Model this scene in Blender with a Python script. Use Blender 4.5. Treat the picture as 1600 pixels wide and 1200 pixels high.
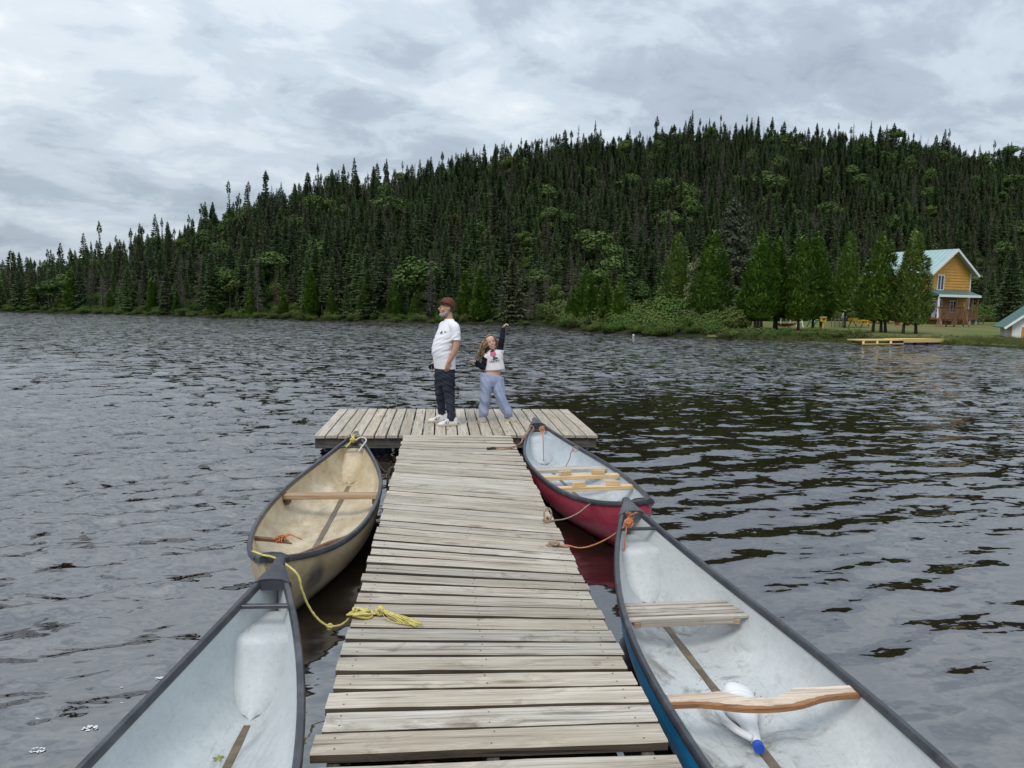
import bpy, bmesh, math, random
import numpy as np
from mathutils import Vector, Matrix
from mathutils.bvhtree import BVHTree

for o in list(bpy.data.objects):
    bpy.data.objects.remove(o)
scene = bpy.context.scene
COL = scene.collection
R = math.radians

# ------------------------------------------------------------------ camera
cam_data = bpy.data.cameras.new('camera')
cam_data.sensor_width = 36.0
cam_data.lens = 27.0
cam_data.clip_start = 0.05
cam_data.clip_end = 6000.0
cam = bpy.data.objects.new('camera', cam_data)
COL.objects.link(cam)
YAW, PITCH, ROLL = R(5.28), R(6.06), R(0.83)
fwd = Vector((math.sin(YAW)*math.cos(PITCH), math.cos(YAW)*math.cos(PITCH), -math.sin(PITCH)))
rgt0 = Vector((math.cos(YAW), -math.sin(YAW), 0.0))
up0 = rgt0.cross(fwd)
rgt = rgt0*math.cos(ROLL) + up0*math.sin(ROLL)
upv = up0*math.cos(ROLL) - rgt0*math.sin(ROLL)
M = Matrix((rgt, upv, -fwd)).transposed().to_4x4()
M.translation = Vector((0.0, 0.0, 2.02))
cam.matrix_world = M
scene.camera = cam

# ------------------------------------------------------------------ sky and sun
SUN_EL, SUN_AZ = R(52), R(215)          # azimuth clockwise from +Y: high, behind the camera to the left
world = bpy.data.worlds.new('World')
scene.world = world
world.use_nodes = True
wn, wl = world.node_tree.nodes, world.node_tree.links
wn.clear()


class NT:
    """Small helper for writing node trees."""
    def __init__(self, tree):
        self.t = tree

    def n(self, typ, **kw):
        nd = self.t.nodes.new(typ)
        for k, v in kw.items():
            if k.startswith('i_'):
                nd.inputs[k[2:].replace('_', ' ')].default_value = v
            else:
                setattr(nd, k, v)
        return nd

    def put(self, sock, v):
        if isinstance(v, bpy.types.NodeSocket):
            self.t.links.new(v, sock)
        else:
            sock.default_value = v

    def math(self, op, a, b=0.0, c=None, clamp=False):
        nd = self.n('ShaderNodeMath', operation=op, use_clamp=clamp)
        self.put(nd.inputs[0], a)
        self.put(nd.inputs[1], b)
        if c is not None:
            self.put(nd.inputs[2], c)
        return nd.outputs[0]

    def vmath(self, op, a, b=(0, 0, 0)):
        nd = self.n('ShaderNodeVectorMath', operation=op)
        self.put(nd.inputs[0], a)
        if op == 'SCALE':
            self.put(nd.inputs['Scale'], b)
        else:
            self.put(nd.inputs[1], b)
        return nd.outputs[0]

    def noise(self, vec, scale, detail=4.0, rough=0.55, dist=0.0, out=0):
        nd = self.n('ShaderNodeTexNoise')
        if vec is not None:
            self.put(nd.inputs['Vector'], vec)
        self.put(nd.inputs['Scale'], scale)
        nd.inputs['Detail'].default_value = detail
        nd.inputs['Roughness'].default_value = rough
        nd.inputs['Distortion'].default_value = dist
        return nd.outputs[out]

    def ramp(self, fac, stops, interp='LINEAR'):
        nd = self.n('ShaderNodeValToRGB')
        nd.color_ramp.interpolation = interp
        el = nd.color_ramp.elements
        while len(el) < len(stops):
            el.new(0.5)
        for e, (p, c) in zip(el, stops):
            e.position = p
            e.color = (c[0], c[1], c[2], 1.0) if not isinstance(c, (int, float)) else (c, c, c, 1.0)
        self.put(nd.inputs[0], fac)
        return nd.outputs[0]

    def mix(self, fac, a, b, mode='MIX'):
        nd = self.n('ShaderNodeMix', data_type='RGBA', blend_type=mode)
        self.put(nd.inputs[0], fac)
        for s, v in ((nd.inputs[6], a), (nd.inputs[7], b)):
            if not isinstance(v, bpy.types.NodeSocket) and len(v) == 3:
                v = (*v, 1.0)
            self.put(s, v)
        return nd.outputs[2]

    def scale_vec(self, vec, s, loc=(0, 0, 0), rot=(0, 0, 0)):
        nd = self.n('ShaderNodeMapping')
        self.put(nd.inputs[0], vec)
        nd.inputs['Scale'].default_value = s
        nd.inputs['Location'].default_value = loc
        nd.inputs['Rotation'].default_value = rot
        return nd.outputs[0]


W = NT(world.node_tree)
sky = W.n('ShaderNodeTexSky', sky_type='NISHITA')
sky.sun_disc = False
sky.sun_elevation = SUN_EL
sky.sun_rotation = SUN_AZ
sky.air_density = 1.0
sky.dust_density = 2.0
gen = W.n('ShaderNodeTexCoord').outputs['Generated']
sep = W.n('ShaderNodeSeparateXYZ')
wl.new(gen, sep.inputs[0])
zz = W.math('MAXIMUM', sep.outputs[2], 0.0)
den = W.math('ADD', zz, 0.30)
cx = W.math('DIVIDE', sep.outputs[0], den)
cy = W.math('DIVIDE', sep.outputs[1], den)
cmb = W.n('ShaderNodeCombineXYZ')
wl.new(cx, cmb.inputs[0])
wl.new(cy, cmb.inputs[1])
cv = W.scale_vec(cmb.outputs[0], (1.0, 1.0, 1.0), loc=(3.3, 1.7, 0.4), rot=(0, 0, R(-24)))
cvs = W.scale_vec(cv, (1.0, 1.2, 1.0))
big = W.noise(cvs, 1.7, 3.0, 0.5, 0.25)
mid = W.noise(cvs, 4.2, 9.0, 0.62, 0.35)
fin = W.noise(cv, 9.0, 6.0, 0.6, 0.2)
den1 = W.math('MULTIPLY_ADD', big, 0.55, W.math('MULTIPLY_ADD', mid, 0.55, W.math('MULTIPLY', fin, 0.10)))
cloud = W.ramp(den1, [(0.36, (2.9, 3.4, 4.1)), (0.50, (4.05, 4.7, 5.5)), (0.60, (5.4, 6.15, 6.9)), (0.68, (6.5, 7.15, 7.7)), (0.80, (8.2, 8.6, 8.8))], 'EASE')
# an overcast sky is brighter overhead than at the skyline
grad = W.math('MULTIPLY_ADD', zz, 0.75, 0.90)
cloud = W.mix(1.0, cloud, W.math('MULTIPLY', grad, 1.0), 'MULTIPLY')
mixed = W.mix(0.90, sky.outputs[0], cloud)
bg = W.n('ShaderNodeBackground')
bg.inputs['Strength'].default_value = 0.10
wl.new(mixed, bg.inputs['Color'])
wo = W.n('ShaderNodeOutputWorld')
wl.new(bg.outputs[0], wo.inputs['Surface'])

sun_data = bpy.data.lights.new('sun', 'SUN')
sun_data.energy = 1.5
sun_data.angle = R(22)
sun_data.color = (1.0, 0.96, 0.90)
sun = bpy.data.objects.new('sun', sun_data)
COL.objects.link(sun)
sd = Vector((math.sin(SUN_AZ)*math.cos(SUN_EL), math.cos(SUN_AZ)*math.cos(SUN_EL), math.sin(SUN_EL)))
sun.rotation_euler = sd.to_track_quat('Z', 'Y').to_euler()

scene.view_settings.view_transform = 'Standard'
scene.view_settings.look = 'None'
scene.view_settings.gamma = 1.0
scene.view_settings.exposure = 0.18
scene.view_settings.use_curve_mapping = False
scene.cycles.max_bounces = 6
scene.cycles.diffuse_bounces = 3
scene.cycles.glossy_bounces = 3
scene.cycles.transparent_max_bounces = 8
scene.cycles.caustics_reflective = False
scene.cycles.caustics_refractive = False

# ------------------------------------------------------------------ materials
MATS = {}


def new_mat(name):
    m = bpy.data.materials.new(name)
    m.use_nodes = True
    m.node_tree.nodes.clear()
    t = NT(m.node_tree)
    p = t.n('ShaderNodeBsdfPrincipled')
    o = t.n('ShaderNodeOutputMaterial')
    m.node_tree.links.new(p.outputs[0], o.inputs['Surface'])
    MATS[name] = m
    return m, t, p


def mat(name, col, rough=0.6, var=0.15, scale=6.0, bump=0.0, spec=0.5, dirt=None, dirt_amt=0.0, metal=0.0, rand=0.0):
    """Plain surface with mottled colour, optional stains, bump and a per-object shift."""
    if name in MATS:
        return MATS[name]
    m, t, p = new_mat(name)
    tc = t.n('ShaderNodeTexCoord').outputs['Object']
    oi = t.n('ShaderNodeObjectInfo')
    vec = t.vmath('ADD', tc, t.vmath('SCALE', (7.3, 3.1, 5.7), oi.outputs['Random']))
    n1 = t.noise(vec, scale, 6.0, 0.6, 0.2)
    lo = tuple(c*(1-var) for c in col)
    hi = tuple(min(1, c*(1+var)) for c in col)
    c = t.ramp(n1, [(0.3, lo), (0.7, hi)])
    if dirt is not None:
        n2 = t.noise(vec, scale*0.45, 8.0, 0.65, 0.6)
        f = t.math('MULTIPLY', t.ramp(n2, [(0.5, 0.0), (0.68, 1.0)]), dirt_amt)
        c = t.mix(f, c, dirt)
    if rand:
        f = t.math('MULTIPLY_ADD', oi.outputs['Random'], 2*rand, 1-rand)
        c = t.mix(1.0, c, f, 'MULTIPLY')
    t.put(p.inputs['Base Color'], c)
    p.inputs['Roughness'].default_value = rough
    p.inputs['Specular IOR Level'].default_value = spec
    p.inputs['Metallic'].default_value = metal
    if bump:
        b = t.n('ShaderNodeBump')
        b.inputs['Strength'].default_value = 0.6
        b.inputs['Distance'].default_value = bump
        t.put(b.inputs['Height'], t.noise(vec, scale*5, 5.0, 0.6))
        t.put(p.inputs['Normal'], b.outputs[0])
    return m


def wood_mat(name, lo, mid, hi, along='X', rough=0.75, knots=True, bump=0.004, stain=0.0):
    """Sawn timber with grain running along one local axis, knots and a per-board shift."""
    m, t, p = new_mat(name)
    tc = t.n('ShaderNodeTexCoord').outputs['Object']
    oi = t.n('ShaderNodeObjectInfo')
    off = t.vmath('SCALE', (13.0, 7.0, 9.0), oi.outputs['Random'])
    s = {'X': (1.3, 26.0, 26.0), 'Y': (26.0, 1.3, 26.0), 'Z': (26.0, 26.0, 1.3)}[along]
    s2 = {'X': (3.0, 11.0, 11.0), 'Y': (11.0, 3.0, 11.0), 'Z': (11.0, 11.0, 3.0)}[along]
    base = t.vmath('ADD', tc, off)
    kv = t.scale_vec(base, s2)
    vor = t.n('ShaderNodeTexVoronoi')
    t.put(vor.inputs['Vector'], kv)
    vor.inputs['Scale'].default_value = 0.55
    kd = vor.outputs['Distance']
    knot = t.ramp(kd, [(0.06, 1.0), (0.16, 0.0)])
    ring = t.ramp(kd, [(0.0, 1.0), (0.45, 0.0)])
    # the grain bends round the knots
    gv = t.scale_vec(base, s)
    gv = t.vmath('ADD', gv, t.vmath('SCALE', (0.6, 2.2, 2.2), ring))
    g1 = t.noise(gv, 1.0, 6.0, 0.65, 0.8)
    g2 = t.noise(gv, 3.2, 4.0, 0.7, 0.3)
    g = t.math('MULTIPLY_ADD', g1, 0.7, t.math('MULTIPLY', g2, 0.3))
    c = t.ramp(g, [(0.30, lo), (0.43, mid), (0.62, hi), (0.8, tuple(min(1, v*1.08) for v in hi))])
    g3 = t.noise(t.scale_vec(base, tuple(v*4.2 if v > 5 else v*1.1 for v in s)), 1.0, 3.0, 0.6, 0.15)
    c = t.mix(1.0, c, t.ramp(g3, [(0.34, 0.62), (0.46, 0.95), (0.66, 1.08)]), 'MULTIPLY')
    blot = t.noise(base, 2.2, 5.0, 0.6, 0.4)
    c = t.mix(t.math('MULTIPLY', t.ramp(blot, [(0.42, 0.0), (0.7, 1.0)]), 0.40), c, tuple(v*0.80*w for v, w in zip(mid, (1.06, 1.0, 0.88))))
    # open checks: thin dark splits along the grain
    ck = t.noise(t.scale_vec(base, tuple(v*1.5 if v > 5 else v*0.9 for v in s)), 1.0, 2.0, 0.5, 0.2)
    crack = t.ramp(ck, [(0.29, 1.0), (0.36, 0.0)])
    c = t.mix(t.math('MULTIPLY', crack, 0.65), c, tuple(v*0.28 for v in mid))
    if knots:
        c = t.mix(t.math('MULTIPLY', knot, 0.75), c, tuple(v*0.38*w for v, w in zip(mid, (1.15, 0.95, 0.75))))
    if stain:
        st = t.noise(base, 5.0, 6.0, 0.7, 0.5)
        c = t.mix(t.math('MULTIPLY', t.ramp(st, [(0.60, 0.0), (0.72, 1.0)]), stain), c, (0.09, 0.075, 0.06))
    f = t.math('MULTIPLY_ADD', oi.outputs['Random'], 0.30, 0.85)
    c = t.mix(1.0, c, f, 'MULTIPLY')
    r2 = t.math('FRACT', t.math('MULTIPLY', oi.outputs['Random'], 17.3))
    c = t.mix(t.math('MULTIPLY', r2, 0.40), c, t.mix(1.0, c, (0.97, 0.86, 0.70), 'MULTIPLY'))
    t.put(p.inputs['Base Color'], c)
    p.inputs['Roughness'].default_value = rough
    p.inputs['Specular IOR Level'].default_value = 0.3
    b = t.n('ShaderNodeBump')
    b.inputs['Strength'].default_value = 0.7
    b.inputs['Distance'].default_value = bump
    t.put(b.inputs['Height'], t.math('SUBTRACT', g, t.math('MULTIPLY', crack, 0.8)))
    t.put(p.inputs['Normal'], b.outputs[0])
    return m


wood_mat('deck wood', (0.145, 0.120, 0.096), (0.375, 0.336, 0.286), (0.55, 0.510, 0.450), 'X', stain=0.6, bump=.006)
wood_mat('platform wood', (0.17, 0.14, 0.11), (0.41, 0.362, 0.298), (0.56, 0.515, 0.44), 'Y', stain=0.45)
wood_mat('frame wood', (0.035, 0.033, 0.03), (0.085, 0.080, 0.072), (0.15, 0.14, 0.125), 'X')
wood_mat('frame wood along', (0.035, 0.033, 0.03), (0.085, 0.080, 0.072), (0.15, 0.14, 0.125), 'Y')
wood_mat('fresh lumber', (0.42, 0.27, 0.13), (0.60, 0.42, 0.23), (0.70, 0.53, 0.33), 'X', rough=0.6, bump=0.001)
wood_mat('old thwart wood', (0.20, 0.12, 0.07), (0.36, 0.24, 0.15), (0.48, 0.35, 0.24), 'X', rough=0.65, bump=0.001)
wood_mat('grey seat wood', (0.22, 0.19, 0.16), (0.40, 0.36, 0.31), (0.55, 0.51, 0.46), 'X', rough=0.65, bump=0.001, stain=0.3)
wood_mat('varnished yoke wood', (0.12, 0.05, 0.02), (0.24, 0.115, 0.05), (0.33, 0.18, 0.09), 'X', rough=0.4, knots=False, bump=0.001)
wood_mat('stick wood', (0.09, 0.045, 0.025), (0.17, 0.09, 0.05), (0.25, 0.14, 0.085), 'X', rough=0.55, knots=False, bump=0.001)
wood_mat('deck edge wood', (0.030, 0.024, 0.018), (0.070, 0.056, 0.043), (0.12, 0.10, 0.08), 'X', knots=False)
mat('nail', (0.05, 0.045, 0.04), 0.5, 0.2)
mat('black vinyl', (0.038, 0.041, 0.049), 0.38, 0.35, 9.0, 0.0008, 0.55, (0.16, 0.16, 0.165), 0.35)
mat('yellow rope', (0.60, 0.51, 0.17), 0.8, 0.25, 30.0, 0.0, 0.2, (0.36, 0.30, 0.09), 0.4)
mat('orange twine', (0.50, 0.19, 0.09), 0.8, 0.3, 40.0, 0.0, 0.2)
mat('tan rope', (0.34, 0.24, 0.17), 0.85, 0.3, 40.0, 0.0, 0.2)
mat('pink rope', (0.36, 0.20, 0.15), 0.85, 0.3, 40.0, 0.0, 0.2)
mat('black cord', (0.02, 0.02, 0.022), 0.7, 0.2)
mat('white hose', (0.62, 0.58, 0.55), 0.5, 0.2)
mat('rusty iron', (0.10, 0.065, 0.045), 0.7, 0.4, 30.0, 0.001)
mat('navy plastic', (0.010, 0.022, 0.085), 0.4, 0.3)

# ------------------------------------------------------------------ mesh helpers


class MB:
    """Collects vertices and faces (with material slots) for one mesh object."""
    def __init__(self):
        self.v, self.f, self.m = [], [], []

    def add(self, verts, faces, mi=0):
        k = len(self.v)
        self.v += [tuple(p) for p in verts]
        self.f += [tuple(i+k for i in fc) for fc in faces]
        self.m += [mi]*len(faces)
        return self

    def box(self, x0, x1, y0, y1, z0, z1, mi=0, mtx=None):
        vs = [Vector(p) for p in ((x0, y0, z0), (x1, y0, z0), (x1, y1, z0), (x0, y1, z0), (x0, y0, z1), (x1, y0, z1), (x1, y1, z1), (x0, y1, z1))]
        if mtx is not None:
            vs = [mtx @ p for p in vs]
        return self.add(vs, [(0, 3, 2, 1), (4, 5, 6, 7), (0, 1, 5, 4), (1, 2, 6, 5), (2, 3, 7, 6), (3, 0, 4, 7)], mi)

    def bevel_box(self, x0, x1, y0, y1, z0, z1, b=0.004, mi=0, mtx=None):
        bm = bmesh.new()
        bmesh.ops.create_cube(bm, size=1.0)
        for v in bm.verts:
            v.co = Vector(((x0+x1)/2+v.co.x*(x1-x0), (y0+y1)/2+v.co.y*(y1-y0), (z0+z1)/2+v.co.z*(z1-z0)))
        bmesh.ops.bevel(bm, geom=list(bm.edges), offset=b, segments=1, affect='EDGES')
        bm.verts.index_update()
        vs = [v.co.copy() if mtx is None else mtx @ v.co for v in bm.verts]
        fs = [[v.index for v in f.verts] for f in bm.faces]
        bm.free()
        return self.add(vs, fs, mi)

    def beam(self, a, b, w, h, mi=0, up=(0, 0, 1)):
        a, b = Vector(a), Vector(b)
        d = (b-a).normalized()
        s = d.cross(Vector(up))
        if s.length < 1e-4:
            s = Vector((1, 0, 0))
        s.normalize()
        u = s.cross(d)
        vs = []
        for p in (a, b):
            for i, j in ((-1, -1), (1, -1), (1, 1), (-1, 1)):
                vs.append(p + s*(i*w/2) + u*(j*h/2))
        return self.add(vs, [(0, 1, 2, 3), (7, 6, 5, 4), (0, 4, 5, 1), (1, 5, 6, 2), (2, 6, 7, 3), (3, 7, 4, 0)], mi)

    def sweep(self, pts, rad, seg=8, lobes=0, twist=0.0, depth=0.0, mi=0, cap=True, flat=1.0):
        """A tube through pts; rad is a number or one per point; lobes give the look of laid rope."""
        pts = [Vector(p) for p in pts]
        n = len(pts)
        rads = rad if isinstance(rad, (list, tuple, np.ndarray)) else [rad]*n
        vs, fs = [], []
        ref = None
        dist = 0.0
        for i, p in enumerate(pts):
            d = (pts[min(i+1, n-1)] - pts[max(i-1, 0)])
            d = d.normalized() if d.length > 1e-9 else Vector((0, 0, 1))
            if ref is None:
                ref = d.cross(Vector((0.31, 0.17, 0.93)))
                if ref.length < 1e-3:
                    ref = d.cross(Vector((1, 0, 0)))
            ref = (ref - d*ref.dot(d)).normalized()
            b = d.cross(ref)
            if i:
                dist += (p-pts[i-1]).length
            for k in range(seg):
                a = 2*math.pi*k/seg
                r = rads[i]*(1+(depth*math.cos(lobes*(a + twist*dist)) if lobes else 0))
                vs.append(p + ref*(math.cos(a)*r) + b*(math.sin(a)*r*flat))
        for i in range(n-1):
            for k in range(seg):
                k2 = (k+1) % seg
                fs.append((i*seg+k, i*seg+k2, (i+1)*seg+k2, (i+1)*seg+k))
        if cap:
            fs.append(tuple(range(seg-1, -1, -1)))
            fs.append(tuple((n-1)*seg+k for k in range(seg)))
        return self.add(vs, fs, mi)

    def loft(self, rings, mi=0, cap=True, closed=True):
        """rings: equal-length lists of points."""
        s = len(rings[0])
        vs = [p for r in rings for p in r]
        fs = []
        for i in range(len(rings)-1):
            for k in range(s if closed else s-1):
                k2 = (k+1) % s
                fs.append((i*s+k, i*s+k2, (i+1)*s+k2, (i+1)*s+k))
        if cap:
            fs.append(tuple(range(s-1, -1, -1)))
            fs.append(tuple((len(rings)-1)*s+k for k in range(s)))
        return self.add(vs, fs, mi)

    def lathe(self, prof, seg=20, mi=0, mtx=None):
        rings = [[(r*math.cos(2*math.pi*k/seg), r*math.sin(2*math.pi*k/seg), z) for k in range(seg)] for r, z in prof]
        if mtx is not None:
            rings = [[mtx @ Vector(p) for p in r] for r in rings]
        return self.loft(rings, mi)

    def ball(self, c, r, seg=10, mi=0, sc=(1, 1, 1), rot=None):
        rings = []
        for i in range(1, seg):
            a = math.pi*i/seg
            ring = []
            for k in range(seg*2):
                b = math.pi*k/seg
                p = Vector((math.sin(a)*math.cos(b)*r*sc[0], math.sin(a)*math.sin(b)*r*sc[1], -math.cos(a)*r*sc[2]))
                if rot is not None:
                    p = rot @ p
                ring.append(Vector(c)+p)
            rings.append(ring)
        return self.loft(rings, mi)

    def mesh(self, name, mats, smooth=False):
        me = bpy.data.meshes.new(name)
        me.from_pydata([tuple(p) for p in self.v], [], self.f)
        for m in (mats if isinstance(mats, (list, tuple)) else [mats]):
            me.materials.append(MATS[m] if isinstance(m, str) else m)
        if any(self.m):
            me.polygons.foreach_set('material_index', self.m)
        if smooth:
            me.polygons.foreach_set('use_smooth', [True]*len(me.polygons))
            if smooth == 'auto':
                me.set_sharp_from_angle(angle=R(38))
        me.update()
        return me

    def build(self, name, mats, parent=None, smooth=False, **kw):
        o = bpy.data.objects.new(name, self.mesh(name, mats, smooth))
        COL.objects.link(o)
        if parent is not None:
            o.parent = parent
        if kw:
            tag(o, **kw)
        return o


def tag(o, label=None, cat=None, group=None, kind=None):
    if label:
        o['label'] = label
    if cat:
        o['category'] = cat
    if group:
        o['group'] = group
    if kind:
        o['kind'] = kind
    return o


def thing(name, label, cat, loc=(0, 0, 0), rz=0.0, group=None):
    o = bpy.data.objects.new(name, None)
    o.empty_display_size = 0.2
    COL.objects.link(o)
    o.location = loc
    o.rotation_euler = (0, 0, rz)
    return tag(o, label, cat, group)


def link_mesh(name, me, parent=None, loc=(0, 0, 0)):
    o = bpy.data.objects.new(name, me)
    COL.objects.link(o)
    o.parent = parent
    o.location = loc
    return o


def spline(ctrl, n=8):
    """Catmull-Rom points through ctrl."""
    P = [Vector(p) for p in ctrl]
    P = [P[0]*2-P[1]] + P + [P[-1]*2-P[-2]]
    out = []
    for i in range(1, len(P)-2):
        for k in range(n):
            t = k/n
            a, b, c, d = P[i-1], P[i], P[i+1], P[i+2]
            out.append(0.5*((2*b)+(c-a)*t+(2*a-5*b+4*c-d)*t*t+(3*b-a-3*c+d)*t**3))
    out.append(P[-2].copy())
    return out


def voxel_body(mb, voxel, smooth_iter=3):
    """Fuses overlapping lofts into one continuous surface."""
    me = mb.mesh('tmp', [])
    o = bpy.data.objects.new('tmp', me)
    COL.objects.link(o)
    md = o.modifiers.new('r', 'REMESH')
    md.mode = 'VOXEL'
    md.voxel_size = voxel
    md.use_smooth_shade = True
    sm = o.modifiers.new('s', 'SMOOTH')
    sm.factor = 0.5
    sm.iterations = smooth_iter
    dg = bpy.context.evaluated_depsgraph_get()
    out = bpy.data.meshes.new_from_object(o.evaluated_get(dg))
    bpy.data.objects.remove(o)
    bpy.data.meshes.remove(me)
    out.polygons.foreach_set('use_smooth', [True]*len(out.polygons))
    return out

# ------------------------------------------------------------------ terrain of the far shore
SHORE = np.array([(-3.0, 135), (-1.2, 120), (-.54, 99.5), (-.389, 90.7), (-.234, 80.4), (-.074, 74.2), (.10, 67.6), (.142, 66.0), (.157, 58.5), (.20, 53.5), (.262, 49.3), (.376, 45.0), (.51, 43.6), (.563, 42.2), (.66, 41.6), (.713, 40.6), (.75, 39.2), (.808, 37.5), (1.2, 33.0), (3.0, 24.0)])
BASE = np.array([(-3.0, 136.3), (-1.2, 121.2), (-.54, 100.7), (-.389, 91.9), (-.234, 81.6), (-.074, 75.4), (.10, 68.8), (.142, 67.2), (.25, 73), (.35, 79), (.5, 88), (.8, 98), (1.2, 100), (3.0, 80)])
RIDGE = np.array([(-3.0, 190, 3), (-1.2, 150, 2.0), (-.537, 118, 1.6), (-.462, 124, 3.6), (-.386, 131, 6.6), (-.309, 137, 10.6), (-.231, 144, 15.0), (-.152, 150, 18.8), (-.073, 156, 22.0), (.007, 162, 26.0), (.088, 168, 29.3), (.170, 173, 32.8), (.253, 179, 36.3), (.338, 185, 39.5), (.424, 186, 40.3), (.511, 187, 40.3), (.60, 188, 39.6), (.692, 189, 37.8), (.784, 190, 37.2), (1.2, 190, 33), (3.0, 170, 28)])


def shore_y(b):
    return np.interp(b, SHORE[:, 0], SHORE[:, 1])


def terrain(x, y):
    x, y = np.asarray(x, float), np.asarray(y, float)
    b = x/np.maximum(y, 1.0)
    ys = shore_y(b)
    hb = np.interp(b, BASE[:, 0], BASE[:, 1])
    yr = np.interp(b, RIDGE[:, 0], RIDGE[:, 1])
    hr = np.interp(b, RIDGE[:, 0], RIDGE[:, 2])
    d = y-ys
    z = np.interp(d, [-6, -2.5, 0.0, 0.5, 1.3, 4.0], [-1.6, -0.7, -0.04, 0.10, 0.24, 0.30])
    z = z + 0.10*np.clip((d-4)/25, 0, 1)
    s = np.clip((y-hb)/(yr-hb), 0, 1)
    hill = hr*(1.12*s-0.12*s*s)*np.clip(s*6, 0.35, 1.0)
    hill = hill + np.clip(s*5, 0, 1)*(0.9*np.sin(x*.13+y*.05)*np.sin(y*.11-x*.03)+0.5*np.sin(x*.31)*np.cos(y*.23))
    hill = hill - 0.10*hr*np.clip((y-yr)/90, 0, 2.0)
    return z+np.where(s > 0, hill, 0.0)


def build_ground():
    bs = np.concatenate([np.linspace(-3, -.75, 14)[:-1], np.linspace(-.75, 1.05, 200), np.linspace(1.05, 3, 14)[1:]])
    rows = []
    for b in bs:
        ys = float(shore_y(b))
        hb = max(float(np.interp(b, BASE[:, 0], BASE[:, 1])), ys+2)
        yr = float(np.interp(b, RIDGE[:, 0], RIDGE[:, 1]))
        rows.append(np.concatenate([ys+np.array([-6, -4, -2.5, -1.5, -.8, -.4, 0, .25, .5, .8, 1.3, 1.9]), np.linspace(ys+2, hb, 16)[1:], np.linspace(hb, yr, 46)[1:], np.linspace(yr, 460, 14)[1:]]))
    Y = np.array(rows)
    X = bs[:, None]*Y
    Z = terrain(X, Y)
    nb, nr = Y.shape
    mb = MB()
    mb.v = list(zip(X.ravel().tolist(), Y.ravel().tolist(), Z.ravel().tolist()))
    for i in range(nb-1):
        for j in range(nr-1):
            mb.f.append((i*nr+j, (i+1)*nr+j, (i+1)*nr+j+1, i*nr+j+1))
            mb.m.append(1 if (8 <= j < 26 and bs[i] > .345) else 0)
    m, t, p = new_mat('forest floor')
    pos = t.n('ShaderNodeNewGeometry').outputs['Position']
    n1 = t.noise(pos, 0.5, 6.0, 0.6)
    t.put(p.inputs['Base Color'], t.ramp(n1, [(0.35, (0.012, 0.016, 0.008)), (0.6, (0.030, 0.034, 0.016)), (0.75, (0.045, 0.036, 0.022))]))
    p.inputs['Roughness'].default_value = 0.95
    p.inputs['Specular IOR Level'].default_value = 0.1
    m, t, p = new_mat('lawn grass')
    pos = t.n('ShaderNodeNewGeometry').outputs['Position']
    n1 = t.noise(t.scale_vec(pos, (0.35, 0.18, 1)), 1.0, 6.0, 0.6, 0.4)
    n2 = t.noise(pos, 3.0, 6.0, 0.7)
    c = t.ramp(n1, [(0.38, (0.085, 0.125, 0.026)), (0.52, (0.150, 0.150, 0.050)), (0.66, (0.185, 0.150, 0.075))])
    c = t.mix(t.math('MULTIPLY', n2, 0.5), c, (0.055, 0.085, 0.018))
    t.put(p.inputs['Base Color'], c)
    p.inputs['Roughness'].default_value = 0.9
    p.inputs['Specular IOR Level'].default_value = 0.15
    mb.build('ground', ['forest floor', 'lawn grass'], smooth=True, kind='structure', label='far shore with a mown lawn and a steep wooded hill')


build_ground()

# ------------------------------------------------------------------ the lake
rng = np.random.default_rng(5)


def grow(step, rate, limit):
    out, s = [0.0], step
    while out[-1] < limit:
        s *= rate
        out.append(out[-1]+s)
    return np.array(out[1:])


cxs = np.arange(-6.0, 6.6, 0.05)
xs = np.concatenate([cxs[0]-grow(.05, 1.035, 520)[::-1], cxs, cxs[-1]+grow(.05, 1.035, 520)])
cys = np.arange(1.8, 9.0, 0.042)
ysv = np.concatenate([cys[0]-grow(.05, 1.10, 60)[::-1], cys, cys[-1]+grow(.042, 1.0185, 460)])
GX, GY = np.meshgrid(xs, ysv, indexing='ij')
SX = np.gradient(xs)[:, None]*np.ones_like(GX)
SY = np.gradient(ysv)[None, :]*np.ones_like(GX)


def sstep(v, a, b):
    t = np.clip((v-a)/(b-a), 0, 1)
    return t*t*(3-2*t)


def calm_mask(x, y):
    """How far the wind reaches: the pier and the boats shelter the water to their right."""
    wob = 0.7*np.sin(y*.5+1.0)+0.5*np.sin(x*.43+y*.21)
    lee = 1.04*sstep(x+wob*.5, 0.6, 2.2)*(1-sstep(y+wob*1.3-0.10*x, 13.8, 20.5))*(1-sstep(x+wob-0.12*y, 6.5, 16.0)*0.55)
    m = 1.0-0.71*lee
    beside = (1-sstep(np.abs(x-.2), 1.1, 2.6))*(1-sstep(y, 9.5, 13.0))
    m = m*(1-0.80*beside)
    behind = (1-sstep(np.abs(x-.4), 2.0, 3.6))*sstep(y, 11.0, 12.4)*(1-sstep(y, 13.5, 17.5))
    m = m*(1-0.55*behind)
    gust = 0.86+0.22*np.sin(x*.37+.6*np.sin(y*.22))*np.sin(y*.31+.8*np.sin(x*.19+2))
    return m*gust


NW = 90
lam = np.exp(rng.uniform(math.log(.17), math.log(2.6), NW))
ang = R(-66)+rng.normal(0, 0.31, NW)*(1.25-0.25*np.log(lam/.17)/np.log(15))
kx, ky = np.cos(ang)*2*np.pi/lam, np.sin(ang)*2*np.pi/lam
ph = rng.uniform(0, 2*np.pi, NW)
amp = lam**0.72*np.exp(-(lam/1.15)**2*.5)*rng.uniform(.5, 1.4, NW)
kk = 2*np.pi/lam
amp *= 0.30/math.sqrt(np.sum((amp*kk)**2)/2)
CALM = calm_mask(GX, GY)


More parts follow.
